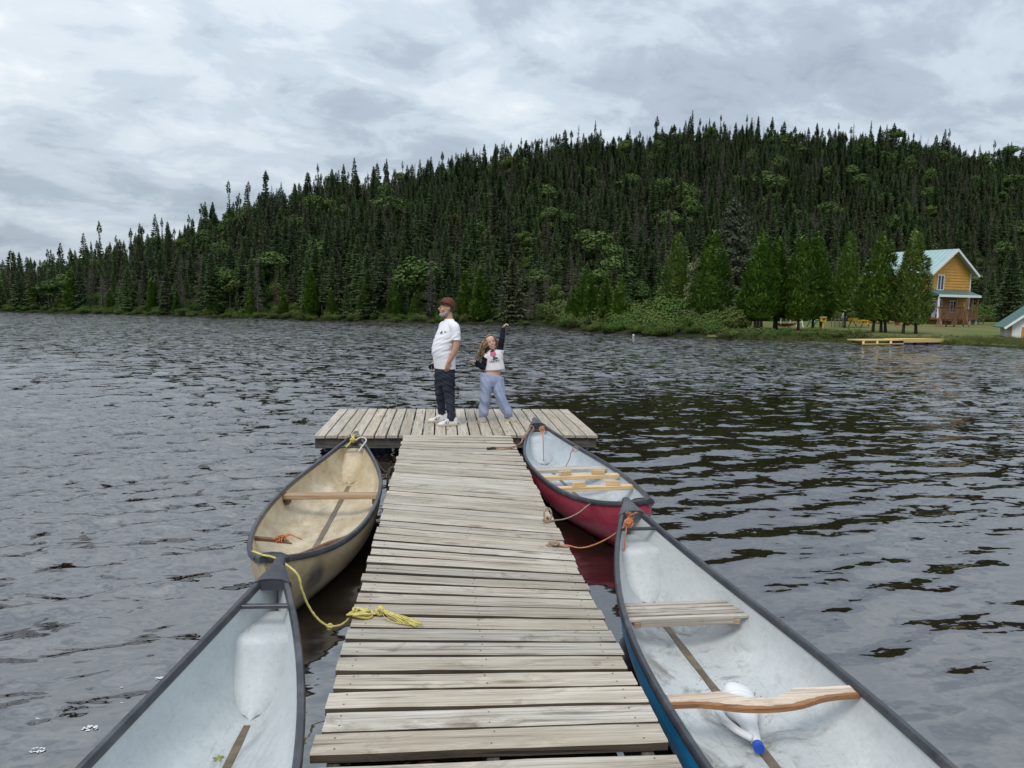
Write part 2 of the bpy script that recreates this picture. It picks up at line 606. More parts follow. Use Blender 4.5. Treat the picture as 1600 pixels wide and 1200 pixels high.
def waves(x, y, sx, sy, calm):
    z = np.zeros_like(x)
    dx = np.zeros_like(x)
    dy = np.zeros_like(x)
    lost = np.zeros_like(x)
    for i in range(NW):
        # components finer than the sheet can carry are left to the surface shader
        need = 3.2*(np.abs(kx[i])*sx+np.abs(ky[i])*sy)/kk[i]
        w = np.clip((lam[i]-need*.6)/(need*.6), 0, 1)
        lost += (1-w)*(amp[i]*kk[i])**2
        a = amp[i]*w*np.where(lam[i] < .5, calm**1.2, calm**0.8)
        q = kx[i]*x+ky[i]*y+ph[i]
        z += a*np.cos(q)
        s = a*np.sin(q)*0.42
        dx -= s*kx[i]/kk[i]
        dy -= s*ky[i]/kk[i]
    return z, dx, dy, lost/np.sum((amp*kk)**2)


WZ, DX, DY, LOST = waves(GX, GY, SX, SY, CALM)


def water_z(x, y):
    i = int(np.clip(np.searchsorted(xs, x), 1, len(xs)-1))
    j = int(np.clip(np.searchsorted(ysv, y), 1, len(ysv)-1))
    return float(WZ[i, j])


def build_water():
    nx, ny = GX.shape
    co = np.stack([GX+DX, GY+DY, WZ], -1).reshape(-1, 3)
    i = np.arange(nx-1)[:, None]*ny+np.arange(ny-1)[None, :]
    q = np.stack([i, i+ny, i+ny+1, i+1], -1).reshape(-1, 4)
    me = bpy.data.meshes.new('lake')
    me.vertices.add(len(co))
    me.vertices.foreach_set('co', co.ravel())
    me.loops.add(q.size)
    me.loops.foreach_set('vertex_index', q.ravel())
    me.polygons.add(len(q))
    me.polygons.foreach_set('loop_start', np.arange(len(q))*4)
    me.polygons.foreach_set('use_smooth', np.ones(len(q), bool))
    me.update(calc_edges=True)
    a = me.attributes.new('wind', 'FLOAT', 'POINT')
    a.data.foreach_set('value', CALM.ravel().astype(np.float32))
    a = me.attributes.new('unresolved', 'FLOAT', 'POINT')
    a.data.foreach_set('value', np.sqrt(LOST).ravel().astype(np.float32))
    m, t, p = new_mat('lake water')
    geo = t.n('ShaderNodeNewGeometry')
    pos = geo.outputs['Position']
    wind = t.n('ShaderNodeAttribute', attribute_name='wind').outputs['Fac']
    unres = t.n('ShaderNodeAttribute', attribute_name='unresolved').outputs['Fac']
    pr = t.scale_vec(pos, (1.0, 2.0, 1.0), rot=(0, 0, R(-18)))
    half = (0.5, 0.5, 0.5)
    coarse = t.vmath('SUBTRACT', t.noise(pr, 2.3, 3.0, 0.62, 0.2, out=1), half)
    ripple = t.vmath('SUBTRACT', t.noise(pr, 5.5, 2.5, 0.55, 0.3, out=1), half)
    fine = t.vmath('SUBTRACT', t.noise(pos, 17.0, 2.0, 0.5, 0.2, out=1), half)
    s1 = t.vmath('SCALE', coarse, t.math('MULTIPLY', t.math('MULTIPLY', wind, unres), 3.1))
    s2 = t.vmath('SCALE', ripple, t.math('MULTIPLY', wind, t.math('MULTIPLY_ADD', wind, 1.0, 0.95)))
    s3 = t.vmath('SCALE', fine, t.math('MULTIPLY_ADD', wind, 0.20, 0.0))
    sl = t.vmath('ADD', t.vmath('ADD', s1, s2), s3)
    sl = t.vmath('MULTIPLY', sl, (0.75, 1.0, 0.0))
    nrm = t.vmath('NORMALIZE', t.vmath('ADD', geo.outputs['Normal'], sl))
    t.put(p.inputs['Normal'], nrm)
    murk = t.noise(pos, 1.2, 4.0, 0.6)
    t.put(p.inputs['Base Color'], t.ramp(murk, [(0.35, (0.012, 0.007, 0.0045)), (0.7, (0.022, 0.014, 0.010))]))
    p.inputs['Roughness'].default_value = 0.035
    p.inputs['IOR'].default_value = 3.1
    me.materials.append(m)
    o = bpy.data.objects.new('lake', me)
    COL.objects.link(o)
    tag(o, 'dark brown lake water ruffled by small waves', None, None, 'structure')


build_water()

# ------------------------------------------------------------------ the pier
GZ = 0.322
random.seed(11)
gang = thing('dock_walkway', 'long narrow walkway of weathered grey planks between the canoes', 'dock', (0.205, 5.0, 0.0))
XL, XR = -0.475, 0.885


def plank_mesh(w, th, half, ang, xl, xr, ends_along_y=True, nails=()):
    """A sawn plank centred on its own origin, its ends cut along the pier's edge."""
    mb = MB()
    n = 12
    ph1, ph2 = random.uniform(0, 9), random.uniform(0, 9)
    bow = random.uniform(-.003, .003)
    rings = []
    for i in range(n+1):
        f = i/n
        cup = random.uniform(.0005, .0025)
        e1 = .0022*math.sin(f*11+ph1)+random.uniform(-.0018, .0018)
        e2 = .0022*math.sin(f*9+ph2)+random.uniform(-.0018, .0018)
        if i in (0, n):
            e1 += random.uniform(0, .004)
            e2 -= random.uniform(0, .004)
        bz = bow*(1-(2*f-1)**2)
        prof = [(-w/2+e1, -th), (-w/2+e1, -.006), (-w/2+e1+.006, 0), (0, -cup), (w/2+e2-.006, 0), (w/2+e2, -.006), (w/2+e2, -th)]
        ring = []
        for y, z in prof:
            a = (xl + y*math.sin(ang))/math.cos(ang)
            b = (xr + y*math.sin(ang))/math.cos(ang)
            ring.append((a+(b-a)*f, y, z+bz))
        rings.append(ring)
    mb.loft(rings)
    for i in range(n):
        for k in (0, 5, 6):
            mb.m[i*7+k] = 2                                  # sawn edges and underside in darker wood, so the gaps look dark
    for nx_, ny_ in nails:
        r = .0042
        mb.add([(nx_+r*math.cos(k*math.pi/3), ny_+r*math.sin(k*math.pi/3), .0012) for k in range(6)], [tuple(range(6))], 1)
    return mb


def skew(yl):
    return float(np.interp(yl, [2.7, 3.1, 3.6, 4.1, 4.4, 4.8, 5.1, 5.5, 6.0, 6.9, 7.4, 8.0, 8.6, 9.3, 9.75, 10.0], [0, -.02, -.08, -.14, -.19, -.26, -.32, -.40, -.435, -.45, -.44, -.39, -.31, -.19, -.06, -.03]))


front = [2.70-.166*k for k in range(20)][::-1]
back = []
y = 2.76
while y < 9.80:
    back.append(y)
    y += .1655 if y < 6.4 else .1535
    y += random.uniform(-.004, .004)
edges = [(v, v) for v in front] + [(v, v+skew(v)) for v in back]
for k in range(len(edges)-1):
    (l0, r0), (l1, r1) = edges[k], edges[k+1]
    gap = random.uniform(.016, .024)
    if abs(l0-2.70) < .001:
        continue
    cl, cr = (l0+l1)/2, (r0+r1)/2
    w = max(.105, min(.141, min(l1-l0, r1-r0)-gap))
    ang = math.atan2(cr-cl, XR-XL)
    w *= math.cos(ang)
    cxm = (XL+XR)/2
    xl, xr = XL-cxm+random.uniform(-.012, .010), XR-cxm+random.uniform(-.010, .012)
    nails = [((px+random.uniform(-.012, .012))/math.cos(ang), s*w*.28+random.uniform(-.008, .008)) for px in (-.60, 0.0, .60) for s in (-1, 1)]
    mb = plank_mesh(w, .038, 0, ang, xl, xr, nails=nails)
    o = mb.build('plank', ['deck wood', 'nail', 'deck edge wood'], gang, smooth='auto')
    o.location = (cxm-.205, (cl+cr)/2-5.0, GZ+random.uniform(-.0025, .0025))
    o.rotation_euler = (random.uniform(-.012, .012), random.uniform(-.0015, .0015), ang)
for sx in (-.40, .205, .81):
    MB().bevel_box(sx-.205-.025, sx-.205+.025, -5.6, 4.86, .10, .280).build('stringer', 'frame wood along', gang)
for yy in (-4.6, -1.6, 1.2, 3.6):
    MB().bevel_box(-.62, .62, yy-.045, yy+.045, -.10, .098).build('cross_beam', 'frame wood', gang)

plat = thing('floating_platform', 'wide plank platform at the far end of the walkway', 'dock', (0.23, 11.2, 0.0))
PX0, PX1, PY0, PY1, PZ = -1.645, 2.085, 9.97, 12.42, .280
npk = 24
pitch = (PX1-PX0)/npk
for k in range(npk):
    w = pitch-random.uniform(.015, .023)
    cxp = PX0+pitch*(k+.5)
    n = 8
    mb = MB()
    rings = []
    yA, yB = PY0-11.2-random.uniform(.02, .035), PY1-11.2+random.uniform(.01, .04)
    for i in range(n+1):
        f = i/n
        e1, e2 = random.uniform(-.002, .002), random.uniform(-.002, .002)
        yv = yA+(yB-yA)*f
        rings.append([(x, yv, z) for x, z in [(-w/2+e1, -.036), (-w/2+e1, -.005), (-w/2+e1+.005, 0), (0, -.0015), (w/2+e2-.005, 0), (w/2+e2, -.005), (w/2+e2, -.036)]])
    mb.loft([r[::-1] for r in rings])
    for yy in (-1.15, -.35, .4, 1.12):
        for s in (-1, 1):
            r = .0045
            mb.add([(s*w*.27+r*math.cos(q*math.pi/3), yy+r*math.sin(q*math.pi/3), .0012) for q in range(6)], [tuple(range(6))], 1)
    o = mb.build('plank', ['platform wood', 'nail'], plat, smooth='auto')
    o.location = (cxp-.23, 0, PZ+random.uniform(-.002, .002))
    o.rotation_euler = (0, random.uniform(-.008, .008), random.uniform(-.002, .002))
hx = (PX1-PX0)/2-.02
for yy in (-1.20, 1.17):
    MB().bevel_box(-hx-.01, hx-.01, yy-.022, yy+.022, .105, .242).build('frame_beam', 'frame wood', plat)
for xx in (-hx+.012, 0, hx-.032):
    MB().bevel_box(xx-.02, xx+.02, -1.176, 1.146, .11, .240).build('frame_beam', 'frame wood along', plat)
for xx, yy in ((-1.35, -.75), (1.35, -.75), (-1.35, .75), (1.35, .75), (0, -.85), (0, .85)):
    mb = MB()
    mt = Matrix.Translation((xx, yy, -.09)) @ Matrix.Rotation(R(90), 4, 'Y')
    mb.lathe([(.02, -.45), (.18, -.44), (.195, -.42), (.195, -.2), (.203, -.19), (.195, -.18), (.195, .18), (.203, .19), (.195, .2), (.195, .42), (.18, .44), (.02, .45)], 20, 0, mt)
    mb.build('float_barrel', 'navy plastic', plat, smooth='auto')

# ------------------------------------------------------------------ canoes


def hull_mat(name, col, hi, rough=0.35, smear=None, dirt=(0.2, 0.17, 0.12), dirt_amt=0.4):
    m, t, p = new_mat(name)
    tc = t.n('ShaderNodeTexCoord').outputs['Object']
    n1 = t.noise(t.scale_vec(tc, (3.0, 1.0, 3.0)), 1.6, 7.0, 0.62, 0.4)
    n2 = t.noise(t.scale_vec(tc, (9.0, 1.2, 9.0)), 3.0, 6.0, 0.7, 0.2)
    c = t.ramp(n1, [(0.32, col), (0.66, hi)])
    c = t.mix(t.math('MULTIPLY', t.ramp(n2, [(0.5, 0.0), (0.72, 1.0)]), dirt_amt), c, dirt)
    # scratches along the hull
    n3 = t.noise(t.scale_vec(tc, (60.0, 1.5, 60.0)), 1.0, 3.0, 0.6, 0.1)
    c = t.mix(t.math('MULTIPLY', t.ramp(n3, [(0.62, 0.0), (0.72, 1.0)]), 0.30), c, tuple(min(1, v*1.5+.05) for v in hi))
    if smear:
        (sx, sy, sz), r, scol = smear
        d = t.vmath('DISTANCE', t.vmath('MULTIPLY', t.vmath('ADD', tc, t.vmath('SCALE', t.noise(tc, 9.0, 4.0, 0.6, out=1), 0.09)), (0.6, 0.85, 1.0)), (sx*.6+.027, sy*.85+.038, sz+.045))
        nd = d.node
        f = t.ramp(t.math('DIVIDE', nd.outputs['Value'], r), [(0.45, 1.0), (1.0, 0.0)])
        c = t.mix(t.math('MULTIPLY', f, t.math('MULTIPLY_ADD', n2, 0.6, 0.5, clamp=True)), c, scol)
    t.put(p.inputs['Base Color'], c)
    t.put(p.inputs['Roughness'], t.math('MULTIPLY_ADD', n1, 0.25, rough-.1))
    p.inputs['Specular IOR Level'].default_value = 0.45
    return m


def liner_mat(name, lo, hi, dirt, amt, floor_z, floor_amt):
    """Inside of a canoe: scuffed skin, silt and dried puddles along the floor."""
    m, t, p = new_mat(name)
    tc = t.n('ShaderNodeTexCoord').outputs['Object']
    n1 = t.noise(t.scale_vec(tc, (2.0, 1.0, 2.0)), 2.2, 7.0, 0.62, 0.5)
    n2 = t.noise(tc, 11.0, 8.0, 0.72, 0.6)
    n4 = t.noise(tc, 3.0, 8.0, 0.72, 0.9)
    c = t.ramp(n1, [(0.3, lo), (0.7, hi)])
    c = t.mix(t.math('MULTIPLY', t.ramp(n2, [(0.50, 0.0), (0.75, 1.0)]), amt), c, dirt)
    sp = t.n('ShaderNodeSeparateXYZ')
    t.put(sp.inputs[0], tc)
    low = t.math('SUBTRACT', 1.0, t.math('DIVIDE', t.math('SUBTRACT', sp.outputs[2], floor_z), 0.10, clamp=False), clamp=True)
    f = t.math('MULTIPLY', t.math('MULTIPLY', low, t.ramp(n4, [(0.50, 0.0), (0.64, 1.0)])), floor_amt, clamp=True)
    c = t.mix(f, c, tuple(v*.55 for v in dirt))
    n6 = t.noise(t.scale_vec(tc, (55.0, 2.0, 70.0), rot=(0, 0, R(9))), 1.0, 3.0, 0.6, 0.3)
    c = t.mix(t.math('MULTIPLY', t.ramp(n6, [(0.63, 0.0), (0.70, 1.0)]), 0.24), c, tuple(v*.62 for v in dirt))
    n7 = t.noise(tc, 38.0, 5.0, 0.7)
    c = t.mix(1.0, c, t.ramp(n7, [(0.3, 0.92), (0.7, 1.04)]), 'MULTIPLY')
    # fine specks
    n5 = t.noise(tc, 90.0, 2.0, 0.5)
    c = t.mix(t.math('MULTIPLY', t.ramp(n5, [(0.66, 0.0), (0.72, 1.0)]), t.math('MULTIPLY_ADD', low, 0.4, 0.12)), c, tuple(v*.5 for v in dirt))
    t.put(p.inputs['Base Color'], c)
    t.put(p.inputs['Roughness'], t.math('MULTIPLY_ADD', n1, 0.25, 0.38))
    p.inputs['Specular IOR Level'].default_value = 0.4
    b = t.n('ShaderNodeBump')
    b.inputs['Strength'].default_value = 0.35
    b.inputs['Distance'].default_value = 0.002
    t.put(b.inputs['Height'], t.noise(t.scale_vec(tc, (1.0, 1.0, 4.0)), 26.0, 4.0, 0.6))
    t.put(p.inputs['Normal'], b.outputs[0])
    return m


hull_mat('beige hull', (0.42, 0.31, 0.17), (0.58, 0.46, 0.29), 0.35, smear=((.25, -1.66, .20), .16, (0.075, 0.07, 0.075)), dirt=(0.25, 0.17, 0.085))
hull_mat('red hull', (0.29, 0.022, 0.046), (0.44, 0.070, 0.105), 0.34, dirt=(0.10, 0.010, 0.018))
hull_mat('blue hull', (0.014, 0.20, 0.46), (0.028, 0.30, 0.62), 0.30, dirt=(0.004, 0.03, 0.09))
hull_mat('green hull', (0.02, 0.05, 0.05), (0.03, 0.08, 0.075), 0.35, dirt=(0.02, 0.03, 0.03))
liner_mat('beige liner', (0.42, 0.32, 0.18), (0.68, 0.60, 0.45), (0.25, 0.175, 0.10), 0.45, .05, 0.40)
liner_mat('grey liner', (0.46, 0.495, 0.505), (0.56, 0.59, 0.60), (0.28, 0.29, 0.27), 0.20, .05, 0.55)
liner_mat('blue canoe liner', (0.48, 0.505, 0.51), (0.58, 0.60, 0.60), (0.25, 0.22, 0.17), 0.22, .05, 0.95)
liner_mat('red canoe liner', (0.42, 0.47, 0.50), (0.55, 0.59, 0.62), (0.30, 0.27, 0.21), 0.22, .05, 0.60)
mat('wet keel strip', (0.13, 0.095, 0.06), 0.3, 0.4, 12.0, 0.001, 0.5, (0.30, 0.25, 0.18), 0.5)
mat('silt', (0.33, 0.27, 0.20), 0.8, 0.3, 14.0, 0.001)


class Canoe:
    def __init__(s, L, B, zg=.30, rise=.25, zk=-.055, floor=.05, th=.012):
        s.L, s.B, s.zg, s.rise, s.zk, s.fl, s.th = L, B, zg, rise, zk, floor, th

    def w(s, t):
        return s.B/2*max(0.0, 1-abs(t)**2.25)**0.92

    def sheer(s, t):
        return s.zg+s.rise*abs(t)**3.4

    def keel(s, t):
        return s.zk+.05*abs(t)**5

    def nexp(s, t):
        return 3.0-1.5*abs(t)**2

    def point(s, t, th, side, inner):
        """th 0 at the keel .. pi/2 at the gunwale."""
        n = s.nexp(t)
        w, zk, zs = s.w(t), s.keel(t), s.sheer(t)
        if inner:
            w, zk = max(0, w-s.th), s.fl+.03*abs(t)**4
        x = w*math.sin(th)**(2/n)
        v = 1-max(0, math.cos(th))**(2/n)
        z = zk+(zs-zk)*v
        vv = (z-s.zk)/(zs-s.zk)
        half = s.L/2*(1-.075*(1-vv)**2)-(s.th*1.5 if inner else 0)
        return Vector((side*x, t*half, z))

    def half_width(s, yl, z):
        """Inner half width at a station and height."""
        t = max(-1, min(1, yl/(s.L/2)))
        n = s.nexp(t)
        zk, zs = s.fl+.03*abs(t)**4, s.sheer(t)
        v = max(0, min(1, (z-zk)/(zs-zk)))
        c = (1-v)**(n/2)
        return max(0, s.w(t)-s.th)*max(0, 1-c*c)**(1/n)

    def shell(s, inner, N=64, Mn=13):
        mb = MB()
        ts = [math.sin(math.pi/2*(-1+2*i/N)) for i in range(N+1)]
        rings = []
        for t in ts:
            ring = [s.point(t, math.pi/2*(k/Mn)**.9, -1, inner) for k in range(Mn, 0, -1)]
            ring += [s.point(t, math.pi/2*(k/Mn)**.9, 1, inner) for k in range(0, Mn+1)]
            rings.append(ring)
        if inner:
            rings = [r[::-1] for r in rings]
        mb.loft(rings, cap=False, closed=False)
        return mb

    def gunwale(s, side, wid=.030, hgt=.022):
        mb = MB()
        rings = []
        N = 60
        prof = [(-.55, -.9), (.55, -.9), (.6, .2), (.35, .75), (-.35, .75), (-.6, .2)]
        pts = []
        for i in range(N+1):
            t = math.sin(math.pi/2*(-1+2*i/N))*.992
            pts.append(Vector((side*(s.w(t)-.004), t*s.L/2, s.sheer(t))))
        for i, p in enumerate(pts):
            d = (pts[min(i+1, N)]-pts[max(i-1, 0)])
            o = Vector((d.y, -d.x, 0)).normalized()
            rings.append([p+o*(a*wid)+Vector((0, 0, b*hgt)) for a, b in prof])
        mb.loft(rings)
        return mb

    def cap(s, end, ln=.17):
        """Moulded plastic cap over a pointed end, with a raised lip on its inner edge."""
        mb = MB()
        n = 8
        rings = []
        for i in range(n+1):
            yl = s.L/2+.018-(ln+.018)*i/n
            t = min(1, yl/(s.L/2))
            w = max(.012, s.w(t))+.017
            z = s.sheer(t)
            k = .75+.25*i/n
            rings.append([Vector((x*w, end*yl, z+dz*k)) for x, dz in ((-1, -.030), (-1.02, .004), (-.8, .020), (-.3, .029), (.3, .029), (.8, .020), (1.02, .004), (1, -.030))])
        if end > 0:
            rings = rings[::-1]
        mb.loft([r[::-1] for r in rings])
        yl = s.L/2-ln
        w = s.w(yl/(s.L/2))+.020
        z = s.sheer(yl/(s.L/2))
        mb.sweep([(-w, end*yl, z-.012), (-w*.96, end*yl, z+.010), (-w*.5, end*yl, z+.030), (0, end*yl, z+.034), (w*.5, end*yl, z+.030), (w*.96, end*yl, z+.010), (w, end*yl, z-.012)], .006, 6)
        return mb

    def bar(s, yl, z, wid, hgt, extra=0.0, bow=None):
        hw = s.half_width(yl, z)+extra
        mb = MB()
        mb.bevel_box(-hw, hw, yl-wid/2, yl+wid/2, z-hgt, z, .003)
        return mb

    def tank(s, end, near=1.02, top_in=.50, ztop=.36):
        """Buoyancy tank in an end: a short shelf and a sloping front that meets the skin."""
        mb = MB()
        prof = []
        for i in range(7):
            prof.append((s.L/2-.13-(top_in-.13)*i/6, ztop+.02*(1-i/6)))
        zf = s.fl+.004
        for i in range(1, 4):
            a = i/3*math.pi/2*.8
            prof.append((s.L/2-top_in-.05*math.sin(a), ztop-.05*(1-math.cos(a))))
        y1, z1 = prof[-1]
        ye = s.L/2-near
        for i in range(1, 15):
            f = i/14
            prof.append((y1+(ye-y1)*(.55*f+.45*f*f), z1+(zf-z1)*(f**.95)))
        rings = []
        m = 12
        for yl, z in prof:
            z = min(z, s.sheer(yl/(s.L/2))-.02)
            hw = s.half_width(yl, z)+.004
            ring = []
            for k in range(m+1):
                u = -1+2*k/m
                ring.append(Vector((u*hw, end*(yl-.035*(1-u*u)*(1 if yl < s.L/2-top_in else 0)), z+.006*(1-u*u))))
            rings.append(ring if end < 0 else ring[::-1])
        mb.loft(rings, cap=False, closed=False)
        return mb

    def strip(s, y0, y1, w=.045, dz=.006):
        mb = MB()
        n = 20
        rings = []
        for i in range(n+1):
            yl = y0+(y1-y0)*i/n
            t = yl/(s.L/2)
            z = s.fl+.03*abs(t)**4
            ww = w/2*(1+.12*math.sin(i*2.1))
            rings.append([Vector((-ww, yl, z-.002)), Vector((-ww*.85, yl, z+dz)), Vector((ww*.85, yl, z+dz)), Vector((ww, yl, z-.002))])
        mb.loft(rings[::-1])
        return mb


def make_canoe(name, label, p, q, L, B, hull, liner, ends=(1, -1), tanks=(1, -1), rise=.25, zg=.30, roll=0.0, strip=None, handle_in=.31, z0=0.0, tank_in=(.60, .34)):
    """p, q: plan positions of the two tips (far, near)."""
    p, q = Vector((*p, 0)), Vector((*q, 0))
    d = p-q
    c = (p+q)/2
    root = thing(name, label, 'canoe', (c.x, c.y, z0), math.atan2(-d.x, d.y))
    root.rotation_euler.y = roll
    k = Canoe(L, B, zg, rise)
    k.shell(False).build('hull', hull, root, smooth=True)
    k.shell(True).build('interior_skin', liner, root, smooth=True)
    for s in (-1, 1):
        k.gunwale(s).build('gunwale', 'black vinyl', root, smooth='auto')
    for e in ends:
        k.cap(e).build('end_cap', 'black vinyl', root, smooth='auto')
        yl = e*(L/2-handle_in)
        hw = k.w(abs(yl)/(L/2))
        z = k.sheer(abs(yl)/(L/2))
        MB().bevel_box(-hw, hw, yl-.014, yl+.014, z-.022, z-.002, .004).build('carry_handle', 'black vinyl', root)
    for e in tanks:
        k.tank(e, *tank_in).build('buoyancy_tank', liner, root, smooth='auto')
    if strip:
        k.strip(*strip).build('keel_strip', 'wet keel strip', root, smooth='auto')
    return root, k


def block(root, name, m, yl, k, z, wid, hgt, ang=0.0, parent=None, extra=.0):
    hw = k.half_width(yl, z-hgt*.5)+extra
    mb = MB()
    mb.bevel_box(-hw, hw, -wid/2, wid/2, -hgt, 0, .003)
    o = mb.build(name, m, root)
    o.location = (0, yl, z)
    o.rotation_euler = (0, 0, ang)
    return o


# beige canoe, left of the walkway
beige, kb = make_canoe('canoe', 'worn beige canoe with a plank seat and broken thwart, left of the walkway', (-.965, 8.74), (-1.015, 4.44), 4.30, .89, 'beige hull', 'beige liner', tanks=(1,), strip=(-1.6, 1.5, .05), rise=.22, tank_in=(.55, .22))
kb_tank = None
seat = block(beige, 'seat', 'old thwart wood', .34, kb, .275, .115, .040)
for s in (-1, 1):
    mb = MB()
    mb.bevel_box(-.02, .02, -.05, .05, -.05, 0, .004)
    o = mb.build('seat_bracket', 'rusty iron', beige)
    o.location = (s*(kb.half_width(.34, .2)-.03), .34, .236)
hwb = kb.half_width(-.93, .26)
mb = MB()
mb.loft([[Vector((x, yy+dy*w, z+dz*w)) for dy, dz in ((-1, -.5), (1, -.5), (1, .5), (-1, .5))] for x, yy, z, w in [(-hwb-.002, 0, 0, .022), (-hwb+.12, .0, -.012, .022), (-hwb+.22, .004, -.030, .018), (-hwb+.27, .002, -.045, .007)]])
o = mb.build('broken_thwart', 'stick wood', beige, smooth='auto')
o.location = (0, -.93, .262)
mb = MB()
mb.loft([[Vector((x, yy+dy*w, z+dz*w)) for dy, dz in ((-1, -.5), (1, -.5), (1, .5), (-1, .5))] for x, yy, z, w in [(hwb+.002, .10, 0, .022), (hwb-.2, .03, -.045, .022), (hwb-.42, -.05, -.115, .018), (hwb-.52, -.085, -.15, .006)][::-1]])
o = mb.build('broken_thwart', 'stick wood', beige, smooth='auto')
o.location = (0, -.95, .262)
mb = MB()
random.seed(3)
for i in range(9):
    a = random.uniform(0, 6)
    p0 = Vector((random.uniform(-.02, .05), random.uniform(-.012, .012), .012))
    pts = spline([p0, p0+Vector((.03, random.uniform(-.03, .03), random.uniform(0, .02))), p0+Vector((random.uniform(-.06, .13), random.uniform(-.05, .05), random.uniform(-.03, .015)))], 4)
    mb.sweep(pts, .0042, 5)
for i in range(3):
    mb.sweep([Vector((.0+i*.016, .027*math.cos(a), -.004+.022*math.sin(a))) for a in np.linspace(0, 6.28, 12)], .0055, 5)
o = mb.build('twine', 'orange twine', beige, smooth=True)
o.location = (-hwb+.17, -.93, .252)

# grey-lined canoe, nearest on the left
grey, kg = make_canoe('canoe', 'pale grey lined canoe cut off by the picture, bow against the beige canoe', (-.868, 4.12), (-.99, -.78), 4.90, .90, 'green hull', 'grey liner', rise=.30, zg=.31, strip=(-1.3, 1.78, .040))
block(grey, 'seat', 'grey seat wood', -1.05, kg, .26, .22, .03)
block(grey, 'thwart', 'old thwart wood', -.25, kg, .29, .07, .022)

# red canoe, right of the walkway at its far end
red, kr = make_canoe('canoe', 'red canoe with fresh lumber thwarts, moored by the platform', (1.20, 9.72), (1.585, 5.62), 4.12, .86, 'red hull', 'red canoe liner', rise=.23, zg=.30, strip=(-1.2, 1.30, .04), handle_in=.26)
block(red, 'seat', 'grey seat wood', .35, kr, .262, .17, .035)
for yl, dx in ((-.12, (-.16, .19)), (-.60, (-.15, .19))):
    th = block(red, 'thwart', 'fresh lumber', yl, kr, .292, .085, .040, R(1.2))
    for i, xx in enumerate(dx):
        mb = MB()
        mb.bevel_box(-.065, .065, -.020, .020, 0, .045, .002)
        b = mb.build('block', 'fresh lumber', th)
        b.location = (xx, -.005, .0005)
        b.rotation_euler = (0, 0, R(14 if i == 0 else -9))

# blue canoe, nearest on the right
blue, kl = make_canoe('canoe', 'blue canoe with slatted seat and carved yoke, nearest on the right', (1.345, 5.37), (1.53, .47), 4.90, .93, 'blue hull', 'blue canoe liner', rise=.29, zg=.31, strip=(-1.45, 1.85, .048))
ys_ = 1.27
hw = kl.half_width(ys_, .225)
seat = thing('seat', None, None)
seat.parent = blue
seat.location = (0, ys_, .262)
for i in range(5):
    mb = MB()
    yy = -.10+.05*i
    h2 = kl.half_width(ys_+yy, .24)
    mb.bevel_box(-h2, h2, yy-.0165, yy+.0165, -.018, 0, .003)
    mb.build('slat', 'grey seat wood', seat)
for s in (-1, 1):
    mb = MB()
    mb.bevel_box(s*(hw-.05)-.02, s*(hw-.05)+.02, -.125, .125, -.050, -.018, .004)
    mb.build('seat_rail', 'old thwart wood', seat)
MB().bevel_box(-hw+.07, hw-.07, -.128, -.1235, -.045, -.001, .001).build('front_rail', 'grey seat wood', seat)

# carved yoke
mb = MB()
rings = []
yk = .22
hw = kl.half_width(yk, .28)
for i in range(41):
    u = -1+2*i/40
    x = u*hw
    sag = -.072*math.exp(-(u/.40)**2)                     # the dip for the neck (towards the near end)
    horn = .016*math.exp(-((abs(u)-.40)/.10)**2)
    wd = .034+.020*math.exp(-((abs(u)-.36)/.22)**2)
    rings.append([Vector((x, sag+dy*wd+(horn if dy > 0 else 0), dz)) for dy, dz in ((-1, -.024), (-1, -.004), (-.85, 0), (.85, .004), (1, -.002), (1, -.024))])
mb.loft(rings)
yoke = mb.build('yoke', ['varnished yoke wood'], blue, smooth='auto')
yoke.location = (0, yk, .297)
# the peeled, bleached top of the yoke
wood_mat('bleached wood', (0.26, 0.15, 0.09), (0.50, 0.39, 0.30), (0.66, 0.57, 0.49), 'X', knots=False, bump=.002)
mb = MB()
rings = []
for i in range(37):
    u = -.96+1.92*i/36
    sag = -.072*math.exp(-(u/.40)**2)
    horn = .016*math.exp(-((abs(u)-.40)/.10)**2)
    wd = .034+.020*math.exp(-((abs(u)-.36)/.22)**2)
    e = random.uniform(-.006, .004)
    rings.append([Vector((u*hw, sag+dy*wd+(horn if dy > 0 else 0)+(e if dy < 0 else 0), dz)) for dy, dz in ((-.62, .0012), (-.55, .004), (0, .0055+random.uniform(0, .002)), (.86, .0085), (.95, .003))])
mb.loft(rings)
mb.build('peeled_top', 'bleached wood', yoke, smooth='auto')

# silt round the keel strip under the seat and at the near end
def silt_patch(root, k, yc, xc, ry, rx, seed):
    rg = random.Random(seed)
    mb = MB()
    for n in range(140):
        a, r = rg.uniform(0, 6.28), rg.random()**.7
        x, yv = xc+math.cos(a)*r*rx, yc+math.sin(a)*r*ry
        t = yv/(k.L/2)
        n_ = k.nexp(t)
        w = max(.01, k.w(t)-k.th)
        u = min(.98, abs(x)/w)
        z = (k.fl+.03*abs(t)**4)+(k.sheer(t)-k.fl)*(1-(1-u**n_)**(1/n_))+.0015
        s = rg.uniform(.002, .008)
        mb.add([(x+s*math.cos(q*1.2566+a)*rg.uniform(.5, 1.2), yv+s*math.sin(q*1.2566+a)*rg.uniform(.5, 1.2), z) for q in range(5)], [(0, 1, 2, 3, 4)])
    o = mb.build('silt', 'silt', root)
    o['kind'] = 'stuff'


silt_patch(blue, kl, .62, .03, .26, .20, 1)
silt_patch(blue, kl, -.62, -.05, .22, .22, 2)
silt_patch(grey, kg, 1.80, 0, .10, .10, 4)

